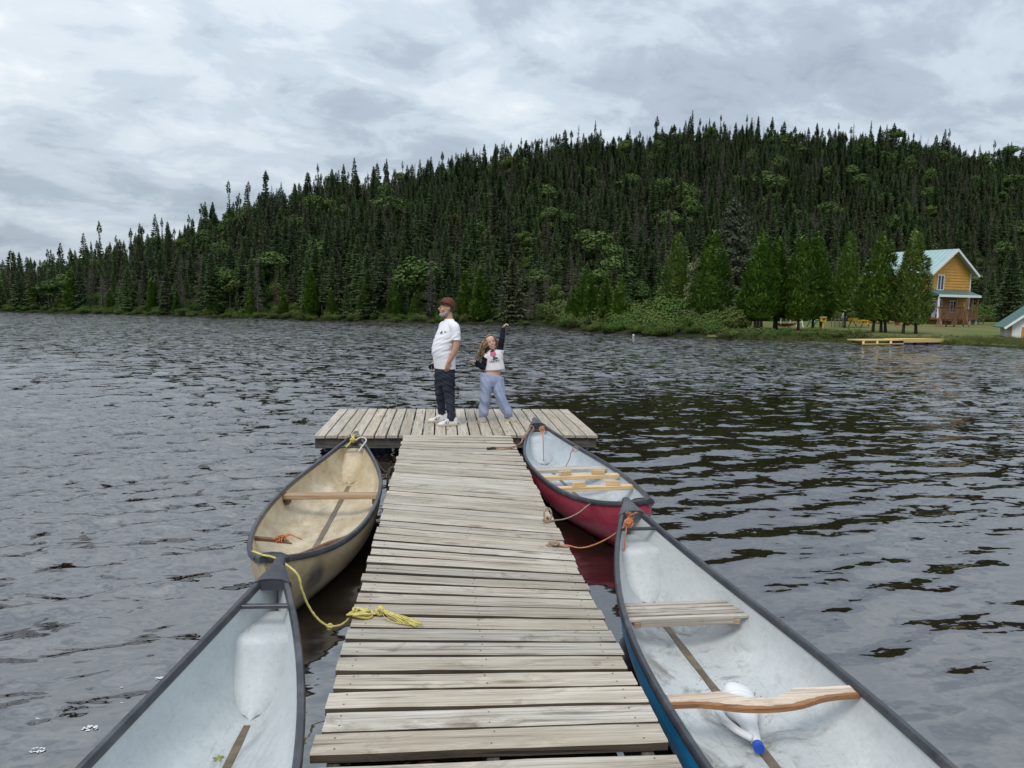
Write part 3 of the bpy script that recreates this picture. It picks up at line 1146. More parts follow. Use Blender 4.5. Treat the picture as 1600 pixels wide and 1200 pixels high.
# ------------------------------------------------------------------ bleach jug lying in the blue canoe
mat('white plastic', (0.74, 0.75, 0.76), 0.32, 0.04, 8.0)
mat('blue cap plastic', (0.010, 0.07, 0.42), 0.35, 0.1)
jug = thing('plastic_jug', 'white plastic jug with blue cap lying in the blue canoe under its yoke', 'jug')
mb = MB()
prof = [(.35, 0, 0), (.92, .004, 0), (1.0, .02, 0), (1.0, .05, 0), (.965, .055, 0), (1.0, .06, 0), (1.0, .075, 0), (.965, .08, 0), (1.0, .085, 0), (1.0, .105, 0), (.93, .122, .002), (.70, .150, .006), (.50, .190, .014), (.38, .245, .02), (.30, .278, .022), (.27, .300, .022), (.27, .303, .022)]
rings = []
for s, z, off in prof:
    rings.append([Vector((math.copysign(abs(math.cos(a))**.75, math.cos(a))*.062*s, math.copysign(abs(math.sin(a))**.75, math.sin(a))*.052*s+off*.3, z)) for a in np.linspace(0, 2*math.pi, 25)[:-1]])
mb.loft(rings)
mb.build('jug_body', 'white plastic', jug, smooth='auto')
hd = spline([(.045, 0, .095), (.092, 0, .118), (.116, 0, .165), (.106, 0, .215), (.068, 0, .258), (.016, 0, .282)], 6)
MB().sweep(hd, .0135, 10, flat=1.3).build('jug_handle', 'white plastic', jug, smooth=True)
mb = MB()
mb.lathe([(.004, .298), (.019, .298), (.020, .300), (.020, .322), (.018, .326), (.004, .326)], 20, 0, Matrix.Translation((0, .0066, 0)))
mb.build('jug_cap', 'blue cap plastic', jug, smooth='auto')
jug.parent = None
jpos = Vector((1.44, 3.46, .135))
jax = Vector((-.06, -.50, -.035)).normalized()     # from the base to the cap
side_ = Vector((-1.0, -.05, .30))
side_ = (side_-jax*side_.dot(jax)).normalized()
jm = Matrix((side_, jax.cross(side_), jax)).transposed().to_4x4()
jm.translation = jpos
jug.matrix_world = jm @ Matrix.Diagonal((1.25, 1.2, 1.28, 1.0))

# a fallen leaf in the grey canoe
mat('yellow leaf', (0.22, 0.24, 0.06), 0.6, 0.4, 60.0)
lf = MB()
out = []
for i in range(20):
    a = 2*math.pi*i/20
    r = .021*(1+.42*math.cos(5*a))*(1 if i % 2 else .82)
    out.append((r*math.cos(a), r*1.15*math.sin(a), .003*math.cos(2*a)))
lf.add([(0, 0, .002)]+out, [(0, i+1, (i+1) % 20+1) for i in range(20)])
lf.sweep([(0, -.02, .001), (.004, -.04, .002)], .001, 5)
lp = (-.955, 2.60)
o = lf.build('fallen_leaf', 'yellow leaf', None, label='small yellow green fallen leaf on the pale canoe floor', cat='leaf')
o.location = (-.945, 3.20, .061)
o.rotation_euler = (0.05, 0.03, .5)

# ------------------------------------------------------------------ ropes
ROPE = dict(lobes=3, depth=.16)


def rope(name, m, label, ctrl, r, group=None, n=10, extra=None, twist=None):
    mb = MB()
    mb.sweep(spline(ctrl, n), r, 9, 3, twist if twist else .35/r, .16)
    if extra:
        extra(mb)
    o = mb.build(name, m, None, smooth=True)
    tag(o, label, 'rope', group)
    return o


def knot(mb, c, r, rr, turns=3, seed=1, flat=1.0):
    rg = random.Random(seed)
    for i in range(turns):
        rot = Matrix.Rotation(rg.uniform(0, 6.28), 3, Vector((rg.uniform(-1, 1), rg.uniform(-1, 1), rg.uniform(-1, 1))).normalized())
        pts = []
        for a in np.linspace(0, 6.28, 16):
            p = rot @ Vector((math.cos(a)*r*rg.uniform(.85, 1.1), math.sin(a)*r*rg.uniform(.8, 1.1), .3*r*math.sin(2*a)))
            p.z = abs(p.z)*flat if flat < 1 else p.z
            pts.append(Vector(c)+p)
        mb.sweep(pts, rr, 7, 3, .35/rr, .16)


def frayed(mb, start, dirs, n, ln, r, seed):
    rg = random.Random(seed)
    st = Vector(start)
    d = Vector(dirs).normalized()
    sd_ = d.cross(Vector((0, 0, 1)))
    for i in range(n):
        l = ln*rg.uniform(.65, 1.15)
        o1, o2 = rg.uniform(-.014, .014), rg.uniform(-.035, .035)
        z = GZ+.004+rg.random()*.012
        ctrl = [st+sd_*o1*.4+Vector((0, 0, rg.uniform(-.004, .01))), st+d*l*.4+sd_*(o1+o2*.2), st+d*l*.75+sd_*(o1+o2*.6), st+d*l+sd_*(o1+o2)]
        ctrl[1].z, ctrl[2].z, ctrl[3].z = z+.010, z+.004, GZ+.004
        mb.sweep(spline(ctrl, 5), r*rg.uniform(.8, 1.2), 4)


def yr_extra(mb):
    z = GZ+.012
    for i in range(5):                                       # slack hitch at the edge of the walkway
        rg = random.Random(i+20)
        cx_, cy_ = -.435+rg.uniform(-.012, .012), 4.04+rg.uniform(-.01, .01)
        pts = [(cx_+(.062-.006*i)*math.cos(a+i), cy_+(.035-.003*i)*math.sin(a+i), z+.006*i+.008*math.sin(2*a+i)) for a in np.linspace(0, 6.0, 22)]
        mb.sweep(pts, .0068, 8, 3, 50, .16)
    knot(mb, (-.325, 4.055, z+.014), .022, .0065, 5, 9)
    knot(mb, (-.60, 4.10, .245), .014, .0065, 3, 12)
    frayed(mb, (-.315, 4.045, z+.016), (.225, -.15, 0), 46, .215, .0022, 4)
    mb.sweep(spline([(-.315, 4.045, z+.01), (-.28, 3.98, GZ+.006), (-.20, 3.93, GZ+.004), (-.09, 3.90, GZ+.004)], 6), .002, 5)


rope('yellow_rope', 'yellow rope', 'yellow rope from the beige canoe knotted and frayed out on the walkway', [(-1.10, 4.50, .545), (-1.02, 4.40, .555), (-.93, 4.34, .552), (-.80, 4.24, .50), (-.765, 4.20, .42), (-.72, 4.16, .335), (-.66, 4.12, .275), (-.60, 4.10, .248), (-.53, 4.07, .270), (-.475, 4.05, GZ+.002), (-.44, 4.035, GZ+.012), (-.40, 4.04, GZ+.014), (-.36, 4.05, GZ+.012), (-.325, 4.055, GZ+.020)], .0064, extra=yr_extra)


def yt_extra(mb):
    knot(mb, (-.965, 8.42, .50), .024, .007, 5, 2)
    rg = random.Random(6)
    for i in range(12):
        mb.sweep(spline([(-.965, 8.43, .50), (-.975+rg.uniform(-.02, .03), 8.48, .53+rg.uniform(0, .02)), (-.96+rg.uniform(-.05, .07), 8.53+rg.uniform(-.03, .04), .53+rg.uniform(-.02, .04))], 4), .0035, 5)


rope('yellow_rope', 'yellow rope', 'short yellow rope tied in the far bow of the beige canoe', [(-1.03, 8.36, .43), (-1.0, 8.39, .46), (-.965, 8.42, .50), (-.92, 8.42, .49)], .008, extra=yt_extra)
rope('bow_loop', 'white hose', 'pale hooped line curling over the far bow of the beige canoe', [(-.93, 8.40, .50), (-.88, 8.42, .525), (-.83, 8.40, .52), (-.815, 8.36, .495), (-.85, 8.30, .45), (-.885, 8.25, .40)], .0075)


def otie(mb):
    knot(mb, (1.272, 5.02, .535), .022, .0055, 6, 3)
    rg = random.Random(8)
    for i in range(7):
        mb.sweep(spline([(1.272, 5.02, .535), (1.285+rg.uniform(-.02, .03), 5.03, .575), (1.29+rg.uniform(-.04, .05), 5.03+rg.uniform(-.03, .03), .61)], 4), .0032, 5)
    mb.sweep(spline([(1.262, 5.01, .52), (1.252, 4.995, .45), (1.245, 4.985, .38), (1.235, 4.98, .31)], 5), .005, 6)
    rg = random.Random(9)
    for i in range(9):
        mb.sweep([(1.237, 4.98, .325), (1.232+rg.uniform(-.015, .012), 4.975+rg.uniform(-.01, .01), .255)], .0022, 4)
    mb.sweep([(1.28+.028*math.cos(a), 5.02+.01*math.sin(a), .535+.028*math.sin(a)) for a in np.linspace(0, 6.28, 14)], .006, 6)


o = rope('mooring_line', 'orange twine', 'thin orange tied line from the blue canoe bow to the walkway', [(1.272, 5.02, .53), (1.17, 5.06, .43), (1.06, 5.12, .35), (.97, 5.16, .318), (.89, 5.18, GZ+.008), (.82, 5.19, GZ+.010)], .0052, extra=otie)


def tie_b(mb):
    knot(mb, (.80, 5.19, GZ+.016), .026, .0075, 5, 14, .8)
    frayed(mb, (.795, 5.19, GZ+.012), (-.8, .5, 0), 12, .055, .0025, 15)


o = rope('dock_knot', 'tan rope', 'frayed tan rope knot on the walkway edge beside the blue canoe bow', [(.90, 5.17, .315), (.86, 5.175, GZ+.006), (.80, 5.19, GZ+.012)], .008, extra=tie_b)


def tie_c(mb):
    knot(mb, (.82, 5.78, GZ+.018), .024, .0075, 5, 24)
    mb.sweep([(.835+.03*math.cos(a), 5.83+.018*math.sin(a), GZ+.05+.045*math.sin(a)) for a in np.linspace(0, 6.28, 16)], .0075, 8, 3, 45, .16)


rope('mooring_line', 'tan rope', 'slack tan line from the red canoe side to a knot on the walkway', [(1.30, 6.30, .345), (1.22, 6.20, .335), (1.12, 6.06, .315), (1.0, 5.92, .31), (.90, 5.82, GZ+.004), (.82, 5.78, GZ+.014)], .0055, extra=tie_c)


def tie_d(mb):
    mb.sweep(spline([(1.095, 9.30, .475), (1.02, 9.16, .42), (.95, 9.02, .35), (.88, 8.92, GZ+.008)], 8), .0055, 7, 3, 60, .16)
    mb.sweep([(1.11+.03*math.cos(a), 9.32+.012*math.sin(a), .475+.03*math.sin(a)) for a in np.linspace(0, 6.28, 14)], .0065, 7)
    mb.sweep(spline([(.88, 8.92, GZ+.008), (.80, 8.86, GZ+.008), (.70, 8.85, GZ+.007), (.62, 8.82, GZ+.008), (.66, 8.75, GZ+.008), (.78, 8.78, GZ+.007), (.86, 8.84, GZ+.007)], 7), .006, 7, 3, 60, .16)


rope('mooring_line', 'pink rope', 'doubled line from the far bow of the red canoe looped on the walkway', [(1.095, 9.30, .475), (1.00, 9.20, .40), (.95, 9.06, .335), (.89, 8.95, GZ+.008), (.86, 8.93, GZ+.007)], .0055, extra=tie_d)
rope('black_clip', 'black cord', 'small black strap end lying on the walkway near the red canoe bow', [(.53, 8.75, GZ+.009), (.56, 8.76, GZ+.010), (.60, 8.775, GZ+.010), (.63, 8.775, GZ+.009)], .016)


def tie_e(mb):
    mb.sweep([(1.235+.030*math.cos(a), 9.28+.014*math.sin(a), .475+.03*math.sin(a)) for a in np.linspace(0, 6.28, 14)], .0065, 7)
    mb.sweep([(1.235+.026*math.cos(a), 9.255+.014*math.sin(a), .47+.03*math.sin(a)) for a in np.linspace(0, 6.28, 14)], .0065, 7)


rope('hanging_twine', 'orange twine', 'orange twine knotted at the red canoe bow hanging down inside', [(1.27, 9.33, .50), (1.235, 9.28, .50), (1.235, 9.17, .40), (1.235, 9.10, .25), (1.235, 9.05, .12)], .0060, extra=tie_e)


def tie_f(mb):
    c = Vector((1.535, 8.60, .352))
    mb.sweep([c+Vector((.03*math.cos(a), .01*math.sin(a), .026*math.sin(a))) for a in np.linspace(0, 6.28, 14)], .0055, 7)


rope('hanging_twine', 'pink rope', 'thin brown line looped on the red canoe gunwale hanging inside', [(1.525, 8.60, .355), (1.49, 8.62, .31), (1.48, 8.63, .24), (1.44, 8.62, .16), (1.41, 8.62, .11)], .0050, extra=tie_f)

# rusty chain between the walkway and the beige canoe
chain = thing('mooring_chain', 'rusty chain hanging from the walkway edge into the water by the beige canoe', 'chain')
cpts = spline([(-.47, 8.12, .300), (-.50, 8.08, .27), (-.535, 8.03, .255), (-.55, 7.99, .215), (-.555, 7.97, .16), (-.556, 7.96, .10), (-.556, 7.96, .03), (-.556, 7.96, -.04)], 3)
base_link = MB().sweep([(.011*math.cos(a), 0, .020*math.sin(a)+(.008 if math.sin(a) > 0 else -.008)) for a in np.linspace(0, 2*math.pi, 13)], .0042, 6).mesh('link', 'rusty iron', True)
for i in range(len(cpts)-1):
    l = link_mesh('link', base_link, chain, cpts[i])
    d = (cpts[i+1]-cpts[i]).normalized()
    l.rotation_euler = (d.to_track_quat('Z', 'Y') @ Matrix.Rotation(R(90*(i % 2)+20), 3, 'Z').to_quaternion()).to_euler()
rope('mooring_line', 'rusty iron', 'dark loop of cord sagging over the water beside the beige canoe', [(-.47, 8.20, .30), (-.53, 8.20, .21), (-.58, 8.21, .18), (-.64, 8.24, .22), (-.70, 8.27, .31)], .0065)

# ------------------------------------------------------------------ the two people
mat('skin', (0.48, 0.275, 0.19), 0.5, 0.10, 9.0, 0.0, 0.4)
mat('child skin', (0.60, 0.37, 0.28), 0.5, 0.08, 9.0, 0.0, 0.4)
mat('white cotton', (0.78, 0.78, 0.83), 0.85, 0.05, 5.0, 0.0015, 0.15)
mat('white child cotton', (0.76, 0.74, 0.77), 0.85, 0.05, 5.0, 0.0015, 0.15)
mat('charcoal cloth', (0.025, 0.029, 0.044), 0.85, 0.30, 6.0, 0.0015, 0.2)
mat('navy sleeve cloth', (0.012, 0.011, 0.022), 0.8, 0.3, 8.0, 0.001, 0.2)
mat('pale blue cloth', (0.31, 0.355, 0.50), 0.8, 0.18, 7.0, 0.0015, 0.2)
mat('brown cap cloth', (0.125, 0.045, 0.030), 0.85, 0.2, 9.0, 0.001, 0.2)
mat('dark glass', (0.008, 0.008, 0.010), 0.15, 0.1)
mat('grey beard', (0.34, 0.31, 0.29), 0.9, 0.35, 60.0)
mat('short dark hair', (0.07, 0.05, 0.04), 0.8, 0.3, 50.0)
mat('shoe leather', (0.66, 0.65, 0.64), 0.55, 0.06)
mat('shoe sole', (0.50, 0.42, 0.30), 0.7, 0.1)
mat('shoe stripe', (0.03, 0.03, 0.05), 0.6, 0.1)
mat('grey sneaker', (0.30, 0.29, 0.27), 0.75, 0.2)
mat('pink sneaker trim', (0.50, 0.20, 0.20), 0.7, 0.2)
mat('pink print', (0.55, 0.13, 0.24), 0.8, 0.3, 30.0)
mat('green print', (0.02, 0.12, 0.085), 0.8, 0.3, 30.0)
mat('black print', (0.02, 0.02, 0.03), 0.8, 0.2)
mat('eye white', (0.75, 0.75, 0.74), 0.3, 0.02)
mat('eye dark', (0.03, 0.02, 0.015), 0.3, 0.1)
mat('lips', (0.42, 0.14, 0.13), 0.5, 0.1)
m, t, p = new_mat('blond hair')
tc = t.n('ShaderNodeTexCoord').outputs['Object']
n1 = t.noise(t.scale_vec(tc, (60, 60, 7), rot=(0, R(35), 0)), 1.0, 4.0, 0.6, 0.3)
t.put(p.inputs['Base Color'], t.ramp(n1, [(0.3, (0.085, 0.050, 0.026)), (0.5, (0.21, 0.135, 0.072)), (0.7, (0.42, 0.30, 0.17))]))
p.inputs['Roughness'].default_value = 0.55


def ell(c, ax, ay, f, l, n=20, tilt=0.0, pw=1.0):
    """Ring of an ellipse (semi axes ax along f, ay along l) about c."""
    f, l = Vector(f), Vector(l)
    out = []
    for k in range(n):
        a = 2*math.pi*k/n
        ca, sa = math.cos(a), math.sin(a)
        ca, sa = math.copysign(abs(ca)**pw, ca), math.copysign(abs(sa)**pw, sa)
        out.append(Vector(c)+f*(ca*ax)+l*(sa*ay)+Vector((0, 0, tilt*ca)))
    return out


def limb(mb, pts, rads, n=8, seg=14, flat=1.0):
    """Smooth tapering tube through joints with interpolated radii."""
    path = spline(pts, n)
    rr = [r.x for r in spline([(r, 0, 0) for r in rads], n)]
    mb.sweep(path, rr, seg, flat=flat)


def resample_loft(mb, secs, f, l, n=5, seg=24, pw=1.0):
    """secs: (centre, half depth along f, half width along l) from the bottom up."""
    cs = spline([s[0] for s in secs], n)
    rr = spline([(s[1], s[2], s[3] if len(s) > 3 else 0) for s in secs], n)
    mb.loft([ell(c, r.x, r.y, f, l, seg, r.z, pw) for c, r in zip(cs, rr)])


def hand(mb, wrist, d, palm_n, scale=1.0, curl=0.5, thumb_side=1):
    """Palm with four fingers and a thumb; d points from the wrist to the fingers, palm_n out of the palm."""
    d = Vector(d).normalized()
    pn = Vector(palm_n)
    pn = (pn-d*pn.dot(d)).normalized()
    s = d.cross(pn)*thumb_side
    w = Vector(wrist)
    k = scale
    mb.loft([[w+d*(y*k)+s*(x*wd*k)+pn*(z*th*k) for x, z in ((-1, -.6), (-.6, -1), (.6, -1), (1, -.6), (1, .6), (.6, 1), (-.6, 1), (-1, .6))] for y, wd, th in ((-.02, .024, .019), (.015, .030, .016), (.05, .038, .015), (.085, .040, .013), (.095, .034, .009))])
    for i, (off, ln) in enumerate(((.030, .070), (.010, .080), (-.010, .074), (-.029, .058))):
        p0 = w+d*(.080*k)+s*(off*k)
        a1, a2, a3 = curl*.7, curl*1.6, curl*2.3
        p1 = p0+(d*math.cos(a1)+pn*math.sin(a1))*(ln*.45*k)
        p2 = p1+(d*math.cos(a2)+pn*math.sin(a2))*(ln*.32*k)
        p3 = p2+(d*math.cos(a3)+pn*math.sin(a3))*(ln*.25*k)
        mb.sweep([p0-d*.01*k, p0, p1, p2, p3], [.0088*k, .0088*k, .0082*k, .0075*k, .0060*k], 8)
    q0 = w+d*(.022*k)+s*(.026*k)
    q1 = q0+(d*.55+s*.75+pn*.25).normalized()*(.038*k)
    q2 = q1+(d*.85+s*.25+pn*.45).normalized()*(.030*k)
    q3 = q2+(d*.9+s*.05+pn*.45).normalized()*(.022*k)
    mb.sweep([q0, q1, q2, q3], [.0125*k, .0105*k, .0095*k, .007*k], 8)


def on_surface(target, pts, direction, lift=.002):
    """Lays flat print on a garment by projecting its points."""
    me = target.data
    bvh = BVHTree.FromPolygons([v.co for v in me.vertices], [tuple(p.vertices) for p in me.polygons])
    d = Vector(direction).normalized()
    out = []
    for p in pts:
        hit = bvh.ray_cast(Vector(p)-d*1.0, d)
        out.append(hit[0]-d*lift if hit[0] is not None else Vector(p))
    return out


def head_mesh(mb, c, f, l, u, s=1.0, nose=1.0):
    """A head about its centre c with face direction f, left l and up u; s = 1 is an adult."""
    c, f, l, u = Vector(c), Vector(f), Vector(l), Vector(u)
    rows = [(-.118, .050, .034, .030), (-.108, .060, .043, .026), (-.085, .074, .056, .018), (-.055, .084, .064, .010), (-.020, .093, .070, .003), (.020, .098, .074, -.002), (.060, .097, .074, -.006), (.090, .086, .067, -.008), (.112, .062, .050, -.008), (.124, .026, .022, -.008)]
    secs = [(c+u*(z*s)+f*(o*s), a*s, b*s) for z, a, b, o in rows]
    cs = spline([q[0] for q in secs], 3)
    rr = spline([(q[1], q[2], 0) for q in secs], 3)
    mb.loft([[cc+f*(math.cos(a)*r.x)+l*(math.sin(a)*r.y) for a in np.linspace(0, 2*math.pi, 25)[:-1]] for cc, r in zip(cs, rr)])
    # nose, brow, cheeks, chin, ears
    P = lambda a, b, z: c+f*(a*s)+l*(b*s)+u*(z*s)
    mb.sweep([P(.088, 0, .022), P(.100, 0, .0), P(.112*nose if nose > 1 else .110, 0, -.022), P(.104, 0, -.034), P(.085, 0, -.038)], [.009*s, .0115*s, .014*s, .013*s, .009*s], 8)
    for q in (-1, 1):
        mb.ball(P(.083, q*.030, .033), .016*s, 6, 0, (1, 1.5, .6))
        mb.ball(P(.068, q*.040, -.030), .024*s, 6)
        rot = Matrix((f, l, u)).transposed()
        mb.ball(P(-.004, q*.076, -.008), .028*s, 6, 0, (.75, .35, 1.1), rot)
    mb.ball(P(.078, 0, -.098), .020*s, 6)
    mb.ball(P(.092, 0, -.062), .012*s, 6, 0, (1, 1.9, .7))


# ---- the man: looks to the left over the lake
man = thing('person', 'man in white t-shirt, dark trousers and brown cap standing on the platform', 'person', (0.055, 10.92, PZ+.003))


def Q(x, y, d=0.0):
    """Man's own frame, metres, from a height chart of him (526 units to the metre)."""
    return Vector(((x-275)/526, d, (1075-y)/526))


a_ = R(27)
MF = Vector((-math.cos(a_), -math.sin(a_), 0))
ML = Vector((math.sin(a_), -math.cos(a_), 0))
UP = Vector((0, 0, 1))
bm_ = MB()
torso = [(Q(270, 760), .10, .155), (Q(268, 690), .115, .165), (Q(266, 620), .125, .165), (Q(262, 540), .140, .165), (Q(272, 450), .125, .172), (Q(288, 380), .104, .160), (Q(298, 338), .078, .120), (Q(302, 310), .058, .075), (Q(300, 290), .054, .056), (Q(297, 262), .052, .052), (Q(290, 235), .054, .05)]
resample_loft(bm_, torso, MF, ML, 4, 20)
hips = Q(270, 700)
legs = {1: [(hips+ML*.085+Vector((0, 0, -.02))), Q(303, 850)+ML*.11+Vector((-.045, .02, 0)), Q(318, 1010, -.165), Q(318, 1052, -.165)], -1: [(hips-ML*.085+Vector((0, 0, -.02))), Q(240, 850, .10), Q(248, 985, .165), Q(248, 1035, .165)]}
for s in (1, -1):
    limb(bm_, legs[s], [.085, .058, .036, .028], 8, 14)
    an = legs[s][-1]
    limb(bm_, [an+Vector((.02, 0, .0)), an+Vector((-.05, -.01, -.012)), an+Vector((-.13, -.02, -.02))], [.024, .022, .014], 5, 10)
shL = Q(300, 338)+ML*.180
elL, wrL = Q(352, 485, -.21), Q(297, 607, -.20)
limb(bm_, [Q(300, 345)+ML*.10, shL+Vector((0, 0, -.03))-ML*.012, (shL+elL)/2+Vector((.008, -.006, 0)), elL, (elL+wrL)/2+Vector((.012, 0, 0)), wrL], [.045, .050, .048, .045, .042, .029], 6, 14)
shR = Q(300, 338)-ML*.180
elR, wrR = Q(250, 500, .25), Q(205, 610, .12)
limb(bm_, [Q(300, 345)-ML*.10, shR+Vector((0, 0, -.03))+ML*.012, (shR+elR)/2, elR, (elR+wrR)/2, wrR], [.045, .050, .048, .044, .040, .028], 6, 14)
hand(bm_, wrL, Vector((-.06, .02, -.35)), Vector((-.4, .85, -.1)), 1.0, .45, 1)
hand(bm_, wrR, Vector((-.30, -.10, -.30)), Vector((.3, -.4, -.5)), 1.0, .6, -1)
hc = Q(286, 208)
hf = Vector((-math.cos(R(12)), -math.sin(R(12)), .04)).normalized()
hl = UP.cross(hf).normalized()
hu = hf.cross(hl)
head_mesh(bm_, hc, hf, hl, hu, 1.0, 1.08)
body = bpy.data.objects.new('body', voxel_body(bm_, .0055, 2))
body.data.materials.append(MATS['skin'])
COL.objects.link(body)
body.parent = man


def wrinkle(me, amp, freq, seed=0, zlo=-9, zhi=9, dirs=(0.4, 0.3, 1.0)):
    """Folds of cloth pressed into a garment."""
    d = Vector(dirs)
    n = len(me.vertices)
    co = np.empty(n*3)
    me.vertices.foreach_get('co', co)
    no = np.empty(n*3)
    me.vertex_normals.foreach_get('vector', no)
    co, no = co.reshape(-1, 3), no.reshape(-1, 3)
    q = co @ np.array(d)*freq
    r = np.sin(q+2.2*np.sin(co[:, 0]*17+seed)+1.7*np.sin(co[:, 2]*9+seed*2))
    r = np.sign(r)*np.abs(r)**1.3
    r2 = np.sin(q*1.9+3*np.sin(co[:, 1]*13+seed*3)+co[:, 0]*23)
    msk = np.clip((co[:, 2]-zlo)/.08, 0, 1)*np.clip((zhi-co[:, 2])/.08, 0, 1)
    co += no*((amp*(r*.7+r2*.35))*msk)[:, None]
    me.vertices.foreach_set('co', co.ravel())
    me.update()


sb = MB()
shirt = [(Q(272, 660), .138, .198), (Q(270, 640), .140, .197), (Q(265, 580), .150, .194), (Q(260, 525), .162, .192), (Q(266, 465), .150, .195), (Q(280, 400), .130, .192), (Q(290, 360), .112, .180), (Q(297, 328), .092, .140), (Q(301, 303), .072, .092), (Q(301, 289), .062, .066)]
resample_loft(sb, shirt, MF, ML, 4, 26)
for s, sh, el in ((1, shL, elL), (-1, shR, elR)):
    e2 = sh+(el-sh)*.74
    limb(sb, [Q(299, 338)+ML*s*.08, sh+Vector((0, 0, -.022))-ML*s*.014, (sh+e2)/2+Vector((.004, 0, 0)), e2], [.072, .072, .067, .068], 6, 16)
sm = voxel_body(sb, .006, 3)
wrinkle(sm, .0042, 62, 1, .9, 1.36, (-.5, .3, 1.0))
sm.materials.append(MATS['white cotton'])
shirt_o = link_mesh('t_shirt', sm, man)
pb = MB()
resample_loft(pb, [(Q(272, 790), .10, .13), (Q(272, 735), .128, .178), (Q(271, 690), .132, .184), (Q(272, 645), .130, .180)], MF, ML, 5, 22)
for s in (1, -1):
    L_ = legs[s]
    limb(pb, [L_[0]+Vector((0, 0, .03)), (L_[0]+L_[1])/2, L_[1], (L_[1]+L_[2])/2, L_[2]+Vector((0, 0, .01)), L_[2]+Vector((0, 0, -.062))], [.108, .098, .078, .066, .056, .052], 6, 16)
pm = voxel_body(pb, .0065, 3)
wrinkle(pm, .007, 64, 4, .06, .82, (.4, .4, 1.0))
pm.materials.append(MATS['charcoal cloth'])
link_mesh('trousers', pm, man)


def shoe(root, ankle, d, ln, wd, hgt, ground, m_up, m_sole, stripes=None, name='shoe'):
    d = Vector((d[0], d[1], 0)).normalized()
    s = UP.cross(d)
    a = Vector((ankle.x, ankle.y, ground))
    back = a-d*(ln*.30)
    mb = MB()
    rings = []
    for f, w, h in ((0, .55, .72), (.06, .80, .86), (.18, .92, 1.0), (.34, .90, 1.0), (.48, .92, .80), (.62, 1.0, .60), (.78, 1.0, .47), (.90, .80, .38), (.97, .50, .28), (1.0, .25, .18)):
        c = back+d*(ln*f)
        hh = hgt*h
        rings.append([c+s*(x*w*wd/2)+UP*z for x, z in ((-1, .018), (-1.0, .4*hh), (-.80, .75*hh), (-.45, hh), (.45, hh), (.80, .75*hh), (1.0, .4*hh), (1, .018))])
    mb.loft(rings)
    me = voxel_body(mb, .004, 3)
    me.materials.append(MATS[m_up])
    so = link_mesh(name, me, root)
    sl = MB()
    rings = []
    for f, w in ((-.015, .5), (.03, .80), (.15, .94), (.35, .92), (.6, 1.03), (.8, 1.02), (.93, .78), (1.015, .30)):
        c = back+d*(ln*f)
        rings.append([c+s*(x*w*wd/2*1.04)+UP*z for x, z in ((-1, 0), (-1, .024), (1, .024), (1, 0))])
    sl.loft(rings)
    sl.build('sole', m_sole, so, smooth='auto')
    if stripes:
        for k in range(3):
            for q in (-1, 1):
                f0 = .50+.085*k
                st = MB()
                pts = []
                for z, df in ((.034, .02), (.034, .055), (hgt*.62, -.015), (hgt*.62, -.05)):
                    pts.append(back+d*(ln*(f0+df-.03))+s*(q*wd*.8)+UP*z)
                pp = on_surface(so, pts, -s*q, .0015)
                st.add(pp, [(0, 1, 2, 3)])
                st.build('stripe', stripes, so)
    return so


shoe(man, legs[1][-1]+Vector((.005, 0, 0)), (-.97, -.26), .285, .100, .125, 0, 'shoe leather', 'shoe sole', 'shoe stripe')
shoe(man, legs[-1][-1]+Vector((.005, 0, 0)), (-.985, -.12), .285, .100, .125, 0, 'shoe leather', 'shoe sole', 'shoe stripe')

# cap
cb = MB()
rot = Matrix((hf, hl, hu)).transposed()
rings = []
for i in range(9):
    a = i/8*math.pi/2*.97
    rr_ = math.cos(a)**.62
    z = .018+.128*math.sin(a)**1.05
    rings.append([hc+hf*(math.cos(b)*.108*rr_-.008)+hl*(math.sin(b)*.088*rr_)+hu*(z+.020*max(0, math.cos(b))*(1-a/1.5)) for b in np.linspace(0, 2*math.pi, 25)[:-1]])
cb.loft(rings)
cap = cb.build('cap', 'brown cap cloth', man, smooth='auto')
vb = MB()
rings = []
for i in range(9):
    u = -1+2*i/8
    b = u*1.05
    p0 = hc+hf*(math.cos(b)*.100-.008)+hl*(math.sin(b)*.086)+hu*.042
    ex = .085*(1-.35*u*u)
    p1 = p0+hf*ex+hu*(.040-.022*u*u)
    pm_ = p0+hf*ex*.5+hu*(.026-.012*u*u)
    rings.append([p0, pm_, p1, p1-hu*.006, pm_-hu*.006, p0-hu*.006])
vb.loft(rings)
vb.build('visor', 'brown cap cloth', cap, smooth='auto')
MB().ball(hc+hu*.147-hf*.008, .008, 6).build('button', 'brown cap cloth', cap, smooth=True)
# sunglasses pushed up on the cap
gb = MB()
for q in (-1, 1):
    c = hc+hf*.100+hl*(q*.036)+hu*.075
    gb.loft([[c+hf*(dd-.012*abs(math.cos(a)))+hl*(math.cos(a)*.030)+hu*(math.sin(a)*.019) for a in np.linspace(0, 2*math.pi, 15)[:-1]] for dd in (-.004, .008)])
    gb.sweep([hc+hf*.092+hl*(q*.064)+hu*.078, hc+hf*.05+hl*(q*.088)+hu*.070, hc+hf*.0+hl*(q*.096)+hu*.055, hc-hf*.055+hl*(q*.085)+hu*.030, hc-hf*.085+hl*(q*.062)+hu*.012], .0055, 6)
gb.sweep([hc+hf*.104+hl*.012+hu*.078, hc+hf*.106+hu*.081, hc+hf*.104-hl*.012+hu*.078], .004, 6)
gb.build('sunglasses', 'dark glass', man, smooth='auto')
